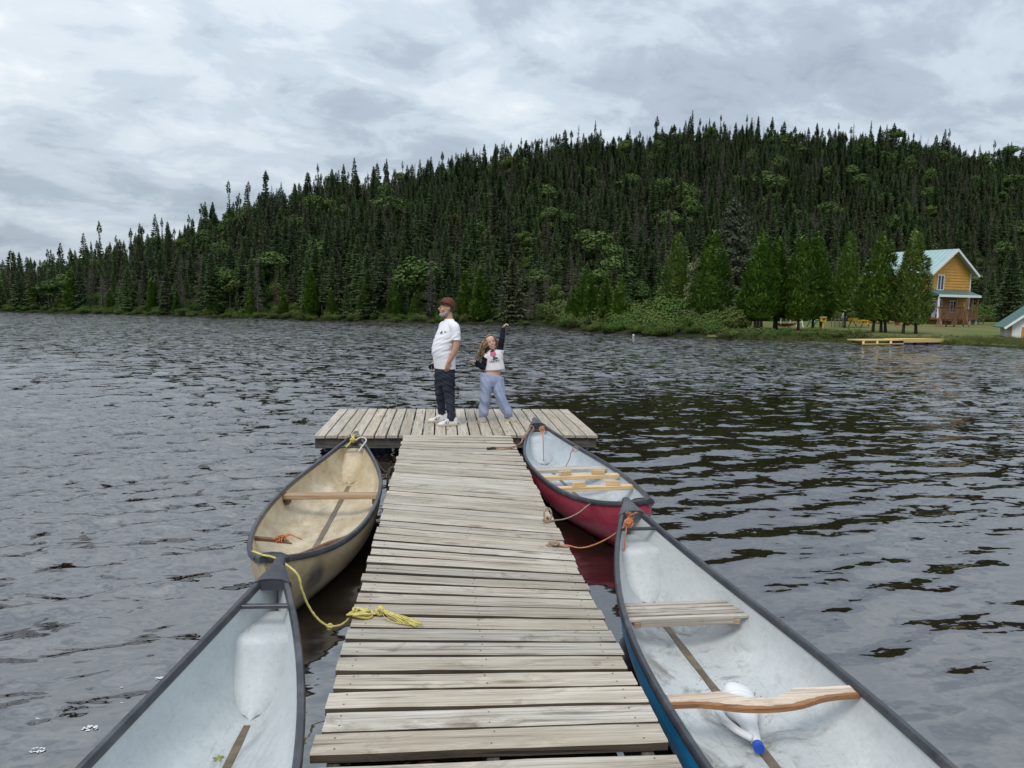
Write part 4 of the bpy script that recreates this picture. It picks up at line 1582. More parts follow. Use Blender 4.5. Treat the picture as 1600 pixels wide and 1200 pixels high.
# beard, hair below the cap, eyes
bb = MB()
P = lambda a, b, z: hc+hf*a+hl*b+hu*z
bb.ball(P(.074, 0, -.100), .036, 8, 0, (1.0, 1.15, .85), rot)
for q in (-1, 1):
    bb.sweep([P(.012, q*.070, -.035), P(.022, q*.066, -.065), P(.045, q*.055, -.092), P(.070, q*.028, -.108)], [.010, .014, .018, .020], 8)
    bb.sweep([P(.105, 0, -.046), P(.098, q*.018, -.050), P(.085, q*.032, -.066), P(.078, q*.032, -.09)], [.007, .008, .008, .009], 7)
me = voxel_body(bb, .004, 2)
me.materials.append(MATS['grey beard'])
link_mesh('beard', me, man)
hb_ = MB()
rings = []
for z, g in ((-.055, .80), (-.03, .97), (.0, 1.03), (.03, 1.045)):
    rings.append([P(math.cos(b)*.096*g-.004, math.sin(b)*.0745*g, z) for b in np.linspace(R(108), R(252), 15)]+[P(math.cos(b)*.085*g-.004, math.sin(b)*.064*g, z) for b in np.linspace(R(252), R(108), 15)])
hb_.loft(rings)
hb_.build('hair', 'short dark hair', man, smooth='auto')
for q in (-1, 1):
    e = MB()
    e.ball(P(.0855, q*.031, .012), .0105, 7)
    eo = e.build('eye', 'eye white', man, smooth=True)
    MB().ball(P(.0935, q*.032, .012), .0052, 6).build('iris', 'eye dark', eo, smooth=True)
# chest print
pts = [Q(246-4+dx, 388+dy, -.5) for dx, dy in ((-6, -9), (9, -11), (11, 4), (2, 14), (-7, 10))]
lg = MB()
lg.add(on_surface(shirt_o, pts, (0, 1, 0), .002), [(0, 1, 2, 3, 4)])
pts = [Q(270+dx, 382+dy, -.5) for dx, dy in ((-8, 2), (-2, -5), (6, 0), (12, 9), (4, 4), (-2, 1))]
lg.add(on_surface(shirt_o, pts, (0, 1, 0), .002), [(0, 1, 2), (0, 2, 3), (0, 3, 4), (0, 4, 5)])
lg.build('chest_print', 'black print', shirt_o)
# dark phone held in the hand on the far side
ph_ = MB()
ph_.bevel_box(-.042, .042, -.006, .006, -.035, .035, .004)
phone = ph_.build('phone', 'dark glass', None, label='small dark phone held low in front of the man in the cap', cat='phone')
hp = man.location+Q(172, 648, .06)
phone.location = hp
phone.rotation_euler = (R(10), R(-22), R(15))

# ---- the girl: faces the camera, one arm flung up
girl = thing('person', 'laughing girl in white top and pale blue trousers with one arm raised', 'person', (0.80, 11.17, PZ+.003))


def G(x, y, d=0.0):
    return Vector(((x-650)/514, d, (1055-y)/514))


GF = Vector((-.10, -.995, 0)).normalized()
GL = Vector((.995, -.10, 0)).normalized()
gb_ = MB()
tor = [(G(618, 770), .07, .085), (G(617, 725), .085, .112), (G(625, 690), .086, .108), (G(634, 650), .080, .100), (G(636, 600), .078, .104), (G(632, 560), .074, .115), (G(628, 535), .060, .105), (G(624, 520), .042, .055), (G(618, 505), .036, .036), (G(612, 485), .038, .036)]
resample_loft(gb_, tor, GF, GL, 4, 20)
gh = {-1: [G(585, 740), G(567, 870, -.03), G(560, 990), G(556, 1030)], 1: [G(650, 745), G(682, 870, -.03), G(728, 990), G(740, 1030)]}
for s in (-1, 1):
    limb(gb_, gh[s], [.070, .046, .028, .022], 8, 12)
limb(gb_, [gh[-1][3]+Vector((0, .02, 0)), gh[-1][3]+Vector((-.01, -.07, -.015)), gh[-1][3]+Vector((-.01, -.11, -.015))], [.020, .020, .013], 5, 10)
limb(gb_, [gh[1][3]+Vector((-.01, .02, 0)), gh[1][3]+Vector((.05, -.05, -.015)), gh[1][3]+Vector((.08, -.08, -.015))], [.020, .020, .013], 5, 10)
gsL, geL, gwL = G(672, 525), G(688, 432, -.03), G(697, 350)
gsR, geR, gwR = G(574, 570), G(552, 652, .02), G(486, 603, -.06)
limb(gb_, [G(645, 540), gsL, (gsL+geL)/2, geL, (geL+gwL)/2, gwL], [.045, .042, .036, .031, .029, .021], 6, 12)
limb(gb_, [G(605, 555), gsR, (gsR+geR)/2, geR, (geR+gwR)/2, gwR], [.045, .042, .036, .031, .029, .021], 6, 12)
hand(gb_, gwL+Vector((.002, 0, .005)), Vector((.50, -.25, .60)), Vector((.55, -.25, -.60)), .72, 1.05, -1)
hand(gb_, gwR, Vector((-.93, -.2, .02)), Vector((.0, -.3, -1)), .72, .55, -1)
ghc = G(607, 462, -.015)
tl = R(-17)
ghf = Vector((.06, -1, .05)).normalized()
ghu = Vector((math.sin(tl), -.03, math.cos(tl)))
ghl = ghu.cross(ghf).normalized()
ghu = ghf.cross(ghl).normalized()
head_mesh(gb_, ghc, ghf, ghl, ghu, .84, 1.0)
me = voxel_body(gb_, .0048, 2)
me.materials.append(MATS['child skin'])
link_mesh('body', me, girl)
# dark sleeves of the undershirt
for s, a, b, c in ((1, gsL, geL, gwL), (-1, gsR, geR, gwR)):
    sl = MB()
    sh0 = a+(G(630, 545)-a)*.35
    limb(sl, [sh0, a, (a+b)/2, b, (b+c)/2, c], [.056, .054, .047, .042, .037, .029], 7, 14)
    me = voxel_body(sl, .005, 2)
    wrinkle(me, .0035, 90, 2+s, dirs=(.6, .2, 1))
    me.materials.append(MATS['navy sleeve cloth'])
    link_mesh('sleeve', me, girl)
cl = MB()
limb(cl, [G(596, 548, -.02), G(612, 530, -.045), G(630, 528, -.045), G(648, 528, -.02)], [.020, .020, .018, .014], 5, 10)
me = voxel_body(cl, .005, 2)
me.materials.append(MATS['navy sleeve cloth'])
link_mesh('collar', me, girl)
# white top
tb = MB()
resample_loft(tb, [(G(640, 667), .108, .142, .0), (G(640, 652), .107, .140), (G(638, 610), .098, .126), (G(633, 568), .092, .130), (G(632, 540), .078, .122), (G(630, 522), .058, .085), (G(628, 515), .048, .055)], (GF+Vector((0, 0, -.02))), GL+Vector((0, 0, .09)), 4, 24)
limb(tb, [G(640, 545), gsL+Vector((0, 0, -.012)), gsL+Vector((.008, 0, .018))], [.060, .062, .060], 5, 14)
limb(tb, [G(610, 560), gsR+Vector((.012, 0, .004)), gsR+Vector((-.004, 0, -.02))], [.060, .062, .060], 5, 14)
me = voxel_body(tb, .005, 3)
wrinkle(me, .004, 60, 7, .78, 1.0, (.7, .2, .8))
me.materials.append(MATS['white child cotton'])
top = link_mesh('white_top', me, girl)
# trousers
tb = MB()
resample_loft(tb, [(G(618, 790), .09, .105), (G(616, 750), .112, .148), (G(616, 718), .112, .152), (G(618, 700), .104, .143)], GF, GL+Vector((0, 0, -.14)), 5, 22)
for s in (-1, 1):
    A = gh[s]
    an = A[3]+Vector((0, 0, .022))
    limb(tb, [A[0]+Vector((s*.006, 0, .02)), (A[0]+A[1])/2+Vector((s*.006, 0, 0)), A[1], (A[1]+an)/2, an+Vector((0, -.01, .05)), an+Vector((0, -.01, -.008))], [.098, .092, .080, .077, .077, .056], 6, 18)
me = voxel_body(tb, .006, 2)
wrinkle(me, .010, 46, 5, .06, .68, (.8, .3, .5))
me.materials.append(MATS['pale blue cloth'])
link_mesh('trousers', me, girl)
shoe(girl, gh[-1][3]+Vector((0, .0, 0)), (-.10, -1), .20, .092, .108, 0, 'grey sneaker', 'shoe sole')
shoe(girl, gh[1][3]+Vector((.01, 0, 0)), (.80, -.60), .205, .092, .108, 0, 'grey sneaker', 'shoe sole')
# face
GP = lambda a, b, z: ghc+ghf*(a*.84)+ghl*(b*.84)+ghu*(z*.84)
for q in (-1, 1):
    e = MB()
    e.ball(GP(.0855, q*.030, .010), .0095, 7)
    eo = e.build('eye', 'eye white', girl, smooth=True)
    MB().ball(GP(.0945, q*.030, .010), .0058, 6).build('iris', 'eye dark', eo, smooth=True)
    MB().sweep([GP(.094, q*.045, .034), GP(.100, q*.030, .040), GP(.100, q*.014, .036)], .0030, 5).build('eyebrow', 'short dark hair', girl, smooth=True)
mb = MB()
mb.loft([[GP(.1015-.10*abs(x)*abs(x)*9, x, -.060+z*h+.22*abs(x)) for z in (-1, -.4, .4, 1)] + [GP(.090, x, -.060+.22*abs(x))] for x, h in ((-.030, .002), (-.022, .006), (-.011, .009), (0, .010), (.011, .009), (.022, .006), (.030, .002))])
mo = mb.build('mouth', 'lips', girl, smooth='auto')
mb = MB()
mb.loft([[GP(.1035-.10*abs(x)*abs(x)*9, x, -.057+z*h+.22*abs(x)) for z in (-1, 1)] + [GP(.098, x, -.057+.22*abs(x))] for x, h in ((-.021, .0015), (-.011, .004), (0, .0045), (.011, .004), (.021, .0015))])
mb.build('teeth', 'eye white', mo, smooth='auto')
# hair: crown, then long locks blown to the side
hbm = MB()
HC = ghc
rings = []
for i in range(11):
    a = i/10*math.pi/2*.98
    z = -.055+.195*math.sin(a)
    g = math.cos(a)**.55
    ring = []
    for b in np.linspace(0, 2*math.pi, 29)[:-1]:
        fx = math.cos(b)
        rr_ = .112*g if fx < .25 else (.112-.030*(fx-.25))*g
        zf = z+(.085*max(0, fx-.15)*(1-a/1.54))
        ring.append(HC+ghf*(fx*rr_*.84-.010)+ghl*(math.sin(b)*.095*g*.84)+ghu*(zf*.84))
    rings.append(ring)
rings.insert(0, [r+ghu*-.03-ghf*.012*1 for r in rings[0]])
# keep the face free: pull the front of the lower rings back over the ears
for ri, ring in enumerate(rings[:7]):
    for k, b in enumerate(np.linspace(0, 2*math.pi, 29)[:-1]):
        fx = math.cos(b)
        if fx > -.05:
            ring[k] = ring[k]-ghf*(.84*(.118*(fx+.05))*(1.25-ri*.12))
hbm.loft(rings)
rg = random.Random(21)
for i in range(74):
    u, v_ = rg.random(), rg.random()
    b = R(70+220*u)
    st = HC+ghf*(math.cos(b)*.075)+ghl*(math.sin(b)*.080)+ghu*(.03+.05*v_)
    if rg.random() < .72:      # blown to her right (the picture's left)
        en = G(497+rg.uniform(-6, 50), 585+rg.uniform(-50, 28), rg.uniform(-.05, .06))
        m1 = G(548+rg.uniform(-12, 20), 480+rg.uniform(-22, 18), rg.uniform(-.07, .05))
        m2 = G(522+rg.uniform(-14, 32), 535+rg.uniform(-16, 16), rg.uniform(-.06, .05))
    else:
        en = G(588+rg.uniform(-35, 12), 570+rg.uniform(-30, 30), .055+rg.uniform(-.02, .03))
        m1 = G(575+rg.uniform(-12, 50), 480+rg.uniform(-20, 18), .05)
        m2 = G(580+rg.uniform(-22, 22), 530+rg.uniform(-16, 16), .06)
    path = spline([st, m1, m2, en], 6)
    n = len(path)
    hbm.sweep(path, [.0105*(1-.80*(k/(n-1))**1.6)*rg.uniform(.85, 1.1) for k in range(n)], 6)
for i in range(12):            # short wisps on the other side of the face
    st = HC+ghl*.072+ghu*rg.uniform(.0, .05)+ghf*rg.uniform(-.02, .03)
    en = G(652+rg.uniform(-8, 8), 490+rg.uniform(-15, 12), -.02+rg.uniform(-.02, .03))
    hbm.sweep(spline([st, (st+en)/2+ghl*.012, en], 5), [.008*(1-.7*k/10) for k in range(11)], 6)
hbm.build('hair', 'blond hair', girl, smooth='auto')
# prints on the top


def print_on(name, target, m, outline, origin):
    mb = MB()
    pts = [origin(x, y) for x, y in outline]
    c = sum(pts, Vector())/len(pts)
    n = len(pts)
    rings_ = [[c+(q-c)*f for q in pts] for f in (1.0, .75, .5, .25)]
    pp = on_surface(target, [c]+[q for r in rings_ for q in r], (0, 1, 0), .004)
    fs = []
    for r in range(3):
        for i in range(n):
            fs.append((1+r*n+i, 1+r*n+(i+1) % n, 1+(r+1)*n+(i+1) % n, 1+(r+1)*n+i))
    fs += [(0, 1+3*n+(i+1) % n, 1+3*n+i) for i in range(n)]
    mb.add(pp, fs)
    return mb.build(name, m, target)


og = lambda x, y: G(x, y, -.5)
print_on('flower_print', top, 'pink print', [(621+23*(1+.12*math.cos(5*a))*math.cos(a), 545+23*(1+.12*math.cos(5*a))*math.sin(a)) for a in np.linspace(0, 6.28, 21)[:-1]], og)
print_on('leaf_print', top, 'green print', [(633+19*(1+.35*math.cos(3*a))*math.cos(a), 576+14*(1+.35*math.cos(3*a))*math.sin(a)) for a in np.linspace(0, 6.28, 19)[:-1]], og)
cu = bpy.data.curves.new('txt', 'FONT')
cu.body = 'HAPPY'
cu.size = 1.0
cu.align_x = 'CENTER'
to = bpy.data.objects.new('txt', cu)
COL.objects.link(to)
dg = bpy.context.evaluated_depsgraph_get()
tme = bpy.data.meshes.new_from_object(to.evaluated_get(dg))
bpy.data.objects.remove(to)
wt = max(v.co.x for v in tme.vertices)-min(v.co.x for v in tme.vertices)
k = 76/wt
pts = [G(634+v.co.x*k, 610-v.co.y*k*1.15-v.co.x*k*.12, -.5) for v in tme.vertices]
for v, q in zip(tme.vertices, on_surface(top, pts, (0, 1, 0), .005)):
    v.co = q
tme.materials.append(MATS['black print'])
link_mesh('lettering', tme, top)

# ------------------------------------------------------------------ trees


def leaf_mat(name, cols, rough=0.65, patch=0.8):
    """Foliage: hue differs from tree to tree and in soft patches within a crown."""
    m, t, p = new_mat(name)
    oi = t.n('ShaderNodeObjectInfo')
    tc = t.n('ShaderNodeTexCoord').outputs['Object']
    n1 = t.noise(tc, patch, 4.0, 0.65)
    f = t.math('ADD', t.math('MULTIPLY', oi.outputs['Random'], 0.62), t.math('MULTIPLY', n1, 0.42))
    k = len(cols)
    c = t.ramp(f, [(0.08+0.88*i/(k-1), q) for i, q in enumerate(cols)])
    t.put(p.inputs['Base Color'], c)
    p.inputs['Roughness'].default_value = rough
    p.inputs['Specular IOR Level'].default_value = 0.18
    return m


leaf_mat('spruce needles', [(0.046, 0.070, 0.035), (0.068, 0.106, 0.042), (0.078, 0.124, 0.042), (0.052, 0.080, 0.036), (0.108, 0.118, 0.062), (0.082, 0.140, 0.040), (0.140, 0.130, 0.092)])
leaf_mat('dead twigs', [(0.11, 0.10, 0.088), (0.14, 0.128, 0.115), (0.11, 0.09, 0.072), (0.165, 0.15, 0.138), (0.15, 0.075, 0.05)])
leaf_mat('birch leaves', [(0.052, 0.100, 0.025), (0.070, 0.120, 0.029), (0.088, 0.132, 0.033), (0.058, 0.108, 0.026)])
leaf_mat('cedar leaves', [(0.085, 0.165, 0.026), (0.105, 0.190, 0.030), (0.130, 0.208, 0.039), (0.092, 0.178, 0.028)], patch=1.6)
leaf_mat('olive cedar leaves', [(0.130, 0.215, 0.045), (0.165, 0.245, 0.058), (0.185, 0.24, 0.072)], patch=1.6)
leaf_mat('pale willow leaves', [(0.17, 0.20, 0.095), (0.20, 0.225, 0.115)], patch=1.6)
leaf_mat('pine needles', [(0.052, 0.072, 0.040), (0.072, 0.080, 0.050), (0.090, 0.086, 0.062)], patch=1.2)
leaf_mat('shrub leaves', [(0.042, 0.092, 0.016), (0.062, 0.118, 0.020), (0.090, 0.132, 0.028), (0.074, 0.092, 0.026), (0.054, 0.116, 0.018)], patch=1.5)
leaf_mat('reed blades', [(0.085, 0.115, 0.030), (0.115, 0.130, 0.042), (0.140, 0.128, 0.058)])
mat('grey bark', (0.085, 0.075, 0.066), 0.9, 0.35, 8.0, 0.01, 0.1, rand=.25)
mat('dark bark', (0.045, 0.038, 0.032), 0.9, 0.35, 8.0, 0.01, 0.1, rand=.25)


class Cloud:
    """Accumulates many small triangles quickly."""
    def __init__(s):
        s.v, s.f = [], []

    def tri(s, a, b, c):
        k = len(s.v)
        s.v += [a, b, c]
        s.f.append((k, k+1, k+2))

    def quad(s, a, b, c, d):
        k = len(s.v)
        s.v += [a, b, c, d]
        s.f.append((k, k+1, k+2, k+3))

    def mesh(s, name, m):
        me = bpy.data.meshes.new(name)
        me.from_pydata(s.v, [], s.f)
        me.materials.append(MATS[m])
        me.update()
        return me


def trunk_mesh(H, r0, m, seed, lean=.15):
    rg = random.Random(seed)
    mb = MB()
    pts, rr = [], []
    for i in range(7):
        f = i/6
        pts.append((rg.uniform(-lean, lean)*f*.5, rg.uniform(-lean, lean)*f*.5, -.3+f*(H+.3)))
        rr.append(max(.012, r0*(1-f*.93)))
    mb.sweep(pts, rr, 6)
    return mb.mesh('trunk', m, True)


def spruce_crown(seed, H=8.0, Rm=1.0, club=0.0, sparse=0.0, zlow=.10):
    rg = random.Random(seed)
    c = Cloud()
    z = zlow*H
    while z < H*.985:
        f = z/H
        r = 1.32*Rm*((1-f)**.72)*(0.9 if f > .15 else .55+.35*f/.15)
        if club:
            r = Rm*(.62*(1-f)**.8+club*math.exp(-((f-.86)/.075)**2)*.42+.05)
            if .60 < f < .78:
                r *= .55
        r = max(r, .10)
        nb = max(5, int(6+5*r/Rm))
        a0 = rg.uniform(0, 6.28)
        for k in range(nb):
            if rg.random() < sparse:
                continue
            a = a0+6.283*k/nb+rg.uniform(-.25, .25)
            L = r*rg.uniform(.62, 1.18)
            ca, sa = math.cos(a), math.sin(a)
            z0 = z+rg.uniform(-.10, .10)
            droop = (.50-.55*f)*L*rg.uniform(.6, 1.2)
            pt = lambda s, side, dz=0.0: (ca*L*s-sa*side, sa*L*s+ca*side, z0-droop*s*s+.10*L*s*s*s+dz)
            w = .22+.27*L
            for s0, s1 in ((.05, .50), (.35, .80), (.62, 1.0)):
                ww = w*(1.05-s0*.8)*rg.uniform(.7, 1.25)
                c.tri(pt(s0, 0, .03), pt(s1, ww*.9, -.10*ww-.05), pt(s1*.86, .02, .02))
                c.tri(pt(s0, 0, .03), pt(s1*.86, -.02, .02), pt(s1, -ww*.9, -.10*ww-.05))
            # hanging spray below the bough
            c.tri(pt(.25, 0), pt(.9, .03), pt(.6, rg.uniform(-.1, .1), -.20-.20*L))
        z += rg.uniform(.26, .40)*(1.0 if f < .75 else .62)
    c.tri((-.05, 0, H*.95), (.05, 0, H*.95), (0, 0, H*1.03))
    c.tri((0, -.05, H*.95), (0, .05, H*.95), (0, 0, H*1.02))
    return c


def dead_crown(seed, H=7.0, Rm=.8):
    rg = random.Random(seed)
    c = Cloud()
    z = .12*H
    while z < H*.97:
        f = z/H
        r = Rm*(1-f)**.6*rg.uniform(.6, 1.1)
        for k in range(6):
            a = rg.uniform(0, 6.28)
            L = r*rg.uniform(.4, 1.1)
            ca, sa = math.cos(a), math.sin(a)
            dz = rg.uniform(-.35, .02)*L
            tip = (ca*L, sa*L, z+dz)
            w = .036
            c.tri((-sa*w, ca*w, z), (sa*w, -ca*w, z), tip)
            c.tri((0, 0, z+w), (0, 0, z-w), tip)
            for q in range(3):
                s = rg.uniform(.35, .95)
                b = a+rg.choice((-1, 1))*rg.uniform(.4, 1.0)
                l2 = L*.40*rg.uniform(.5, 1.2)
                bx, by, bz = ca*L*s, sa*L*s, z+dz*s
                c.tri((bx, by, bz+.03), (bx, by, bz-.03), (bx+math.cos(b)*l2, by+math.sin(b)*l2, bz-rg.uniform(0, .25)*l2))
        z += rg.uniform(.13, .24)
    return c


def leafy_crown(seed, lobes, n, size, base=0.0, jit=.5):
    """Leaf clumps spread through lobes (centre, radii)."""
    rg = random.Random(seed)
    c = Cloud()
    vol = [l[1][0]*l[1][1]*l[1][2] for l in lobes]
    tot = sum(v**.67 for v in vol)
    for (cx_, cy_, cz_), (rx, ry, rz) in lobes:
        k = int(n*(rx*ry*rz)**.67/tot)
        for i in range(k):
            d = Vector((rg.gauss(0, 1), rg.gauss(0, 1), rg.gauss(0, 1))).normalized()
            rr_ = rg.uniform(.55, 1.08)**.6*(1+.16*math.sin(5*d.x+seed)*math.sin(6*d.z+4*d.y))
            p = Vector((cx_+d.x*rx*rr_, cy_+d.y*ry*rr_, cz_+d.z*rz*rr_))
            if p.z < base:
                continue
            nrm = (d+Vector((rg.uniform(-jit, jit), rg.uniform(-jit, jit), rg.uniform(-jit, jit)+.25))).normalized()
            t1 = nrm.orthogonal().normalized()
            t1 = (Matrix.Rotation(rg.uniform(0, 6.28), 3, nrm) @ t1)
            t2 = nrm.cross(t1)
            s = size*rg.uniform(.6, 1.4)
            c.quad(p-t1*s, p-t2*s*.55+nrm*s*.15, p+t1*s-nrm*s*.25, p+t2*s*.55+nrm*s*.1)
    return c


def cedar_crown(seed, H, Rm, low=1.1, n=5200, size=.15, lean=0.0, twin=False):
    """Dense cedar: flat sprays on a cone whose surface bulges in tufts."""
    rg = random.Random(seed)
    c = Cloud()
    tufts = []
    while len(tufts) < 150:
        f = 1-rg.random()**.55
        a = rg.uniform(0, 6.28)
        tufts.append((f, a, rg.uniform(.10, .26)))
    for i in range(n):
        if i % 5:
            f0, a0, sp = tufts[rg.randrange(len(tufts))]
            f = f0+rg.gauss(0, .030)
            a = a0+rg.gauss(0, sp)
            bulge = 1.0+.14*math.exp(-((f-f0)/.03)**2-((a-a0)/sp)**2)
        else:
            f, a = 1-rg.random()**.5, rg.uniform(0, 6.28)
            bulge = rg.uniform(.6, .95)
        if not 0 <= f <= 1:
            continue
        prof = min(1.0, (1-f)**.62*1.04)*(1.0 if f > .16 else .62+.38*f/.16)
        prof *= 1+.09*math.sin(3*a+seed+f*5)+.07*math.sin(7*a-f*11)
        r = Rm*prof*bulge*rg.uniform(.80, 1.06)
        if twin:
            r *= 1-.22*math.exp(-((f-.9)/.1)**2)
        z = low+(H-low)*f
        ca, sa = math.cos(a), math.sin(a)
        p = Vector((ca*r+lean*f, sa*r, z))
        up_ = Vector((ca*.65+rg.uniform(-.4, .4), sa*.65+rg.uniform(-.4, .4), rg.uniform(.0, .9))).normalized()
        sd_ = Vector((-sa, ca, rg.uniform(-.5, .5))).normalized()
        s = size*rg.uniform(.6, 1.35)
        c.quad(p-up_*s*.7, p+sd_*s*.45, p+up_*s, p-sd_*s*.45)
    # shaded wood and old needles inside
    for k in range(420):
        f, a = rg.random()**1.2, rg.uniform(0, 6.28)
        r = Rm*.62*(1-f)**.7*rg.random()
        z = low+(H-low)*f*.95
        s = .30*(1-f*.6)
        c.quad((r*math.cos(a)-s, r*math.sin(a), z), (r*math.cos(a), r*math.sin(a)-s, z-s*.6), (r*math.cos(a)+s, r*math.sin(a), z), (r*math.cos(a), r*math.sin(a)+s, z+s*.7))
    return c


SPRUCES, DEAD, BIRCH = [], [], []
for i, (H, Rm, club, sp, zl) in enumerate([(8.0, 1.05, 0, 0, .08), (7.2, .92, 0, .10, .15), (8.6, .95, .55, .10, .18), (6.4, 1.0, 0, 0, .06), (9.0, .95, 0, .18, .25), (7.8, .95, 0, .15, .22), (7.0, 1.12, 0, .05, .08), (8.2, .85, .7, .25, .30)]):
    SPRUCES.append((trunk_mesh(H*.96, .10, 'dark bark', i), spruce_crown(50+i, H, Rm, club, sp, zl).mesh('crown', 'spruce needles'), H))
for i, (H, Rm) in enumerate([(7.0, .75), (6.0, .9), (7.8, .65)]):
    DEAD.append((trunk_mesh(H, .075, 'grey bark', 20+i), dead_crown(70+i, H, Rm).mesh('twigs', 'dead twigs'), H))
for i in range(3):
    rg = random.Random(90+i)
    lobes = [((rg.uniform(-.8, .8), rg.uniform(-.8, .8), 2.6+rg.uniform(0, 3.2)), (rg.uniform(.6, 1.05), rg.uniform(.6, 1.05), rg.uniform(.55, .9))) for _ in range(9)] + [((0, 0, 5.9), (.75, .75, .7))]
    BIRCH.append((trunk_mesh(5.4, .09, 'grey bark', 30+i), leafy_crown(110+i, lobes, 1500, .17, 1.2).mesh('crown', 'birch leaves'), 6.6))


def place_tree(name, proto, part_name, label, cat, group, x, y, z, s, rz, wide=1.0):
    r = thing(name, label, cat, (x, y, z), rz, group)
    r.scale = (s*wide, s*wide, s)
    link_mesh('trunk', proto[0], r)
    link_mesh(part_name, proto[1], r)
    return r


# scatter over the hill
random.seed(77)
rs = np.random.default_rng(77)
cand = []
cell = 1.78
taken = {}
for _ in range(38000):
    b = rs.uniform(-.78, 1.0)
    yy = rs.uniform(62, 215)
    if rs.random() > yy/215:
        continue
    xx = b*yy
    hb = float(np.interp(b, BASE[:, 0], BASE[:, 1]))
    yr = float(np.interp(b, RIDGE[:, 0], RIDGE[:, 1]))
    if yy < hb+.2 or yy > yr+(16 if b > -.3 else 34):
        continue
    ci, cj = int(math.floor(xx/cell)), int(math.floor(yy/cell))
    ok = True
    for di in (-1, 0, 1):
        for dj in (-1, 0, 1):
            for (px, py) in taken.get((ci+di, cj+dj), ()):
                if (px-xx)**2+(py-yy)**2 < 1.48**2:
                    ok = False
    if not ok:
        continue
    taken.setdefault((ci, cj), []).append((xx, yy))
    cand.append((xx, yy, b, hb, yr))
zs_ = terrain([c[0] for c in cand], [c[1] for c in cand])
spr, brc, ded = [], [], []
for (xx, yy, b, hb, yr), z in zip(cand, zs_):
    h = rs.uniform(.46, .92)*(1.0 if b > -.3 else .86)
    if yy > yr-10:
        h *= rs.choice([.75, .85, 1.0, 1.28], p=[.35, .35, .25, .05])
    pn = math.sin(xx*.075+1.3)*math.sin(yy*.09+.4)+.5*math.sin(xx*.19+yy*.13)
    u = rs.random()
    broad = .035+(.20 if pn > .75 and xx > 0 else 0)+(.06 if yy < hb+5 and yy < 120 else 0)
    dead = .09+(.20 if math.sin(xx*.11+yy*.17+2) > .6 else 0)
    row = (xx, yy, float(z), h, b, yy-hb)
    if u < broad:
        brc.append(row)
    elif u < broad+dead:
        ded.append(row)
    else:
        spr.append(row)


def prominence(r):
    inview = -.56 < r[4] < .83
    tall = r[3]/r[1]
    front = 1.0 if r[5] < 7 else (.80 if r[5] < 22 else .66)
    if r[4] > .3 and r[5] < 12:
        front = .72
    return tall*front if inview else 0.0


def scatter_kind(rows, keep, protos, name, part, label, cat, group):
    rows = sorted(rows, key=prominence, reverse=True)
    for k, r in enumerate(rows[:keep]):
        pr = protos[rs.integers(len(protos))]
        place_tree(name, pr, part, label, cat, group, r[0], r[1], r[2]-.05, r[3]*(1.0 if pr[2] > 5 else 1.2), rs.uniform(0, 6.28), rs.uniform(1.15, 1.75))
    return rows[keep:]


rest_s = scatter_kind(spr, 300, SPRUCES, 'spruce_tree', 'crown', 'dark green spruce in the dense forest on the far hillside', 'tree', 'spruces of the hillside forest')
rest_b = scatter_kind(brc, 150, BIRCH, 'birch_tree', 'crown', 'round crowned light green leafy tree among the hillside spruces', 'tree', 'leafy trees of the hillside forest')
rest_d = scatter_kind(ded, 200, DEAD, 'dead_spruce', 'twigs', 'bare grey dead spruce standing in the hillside forest', 'tree', 'dead trees of the hillside forest')


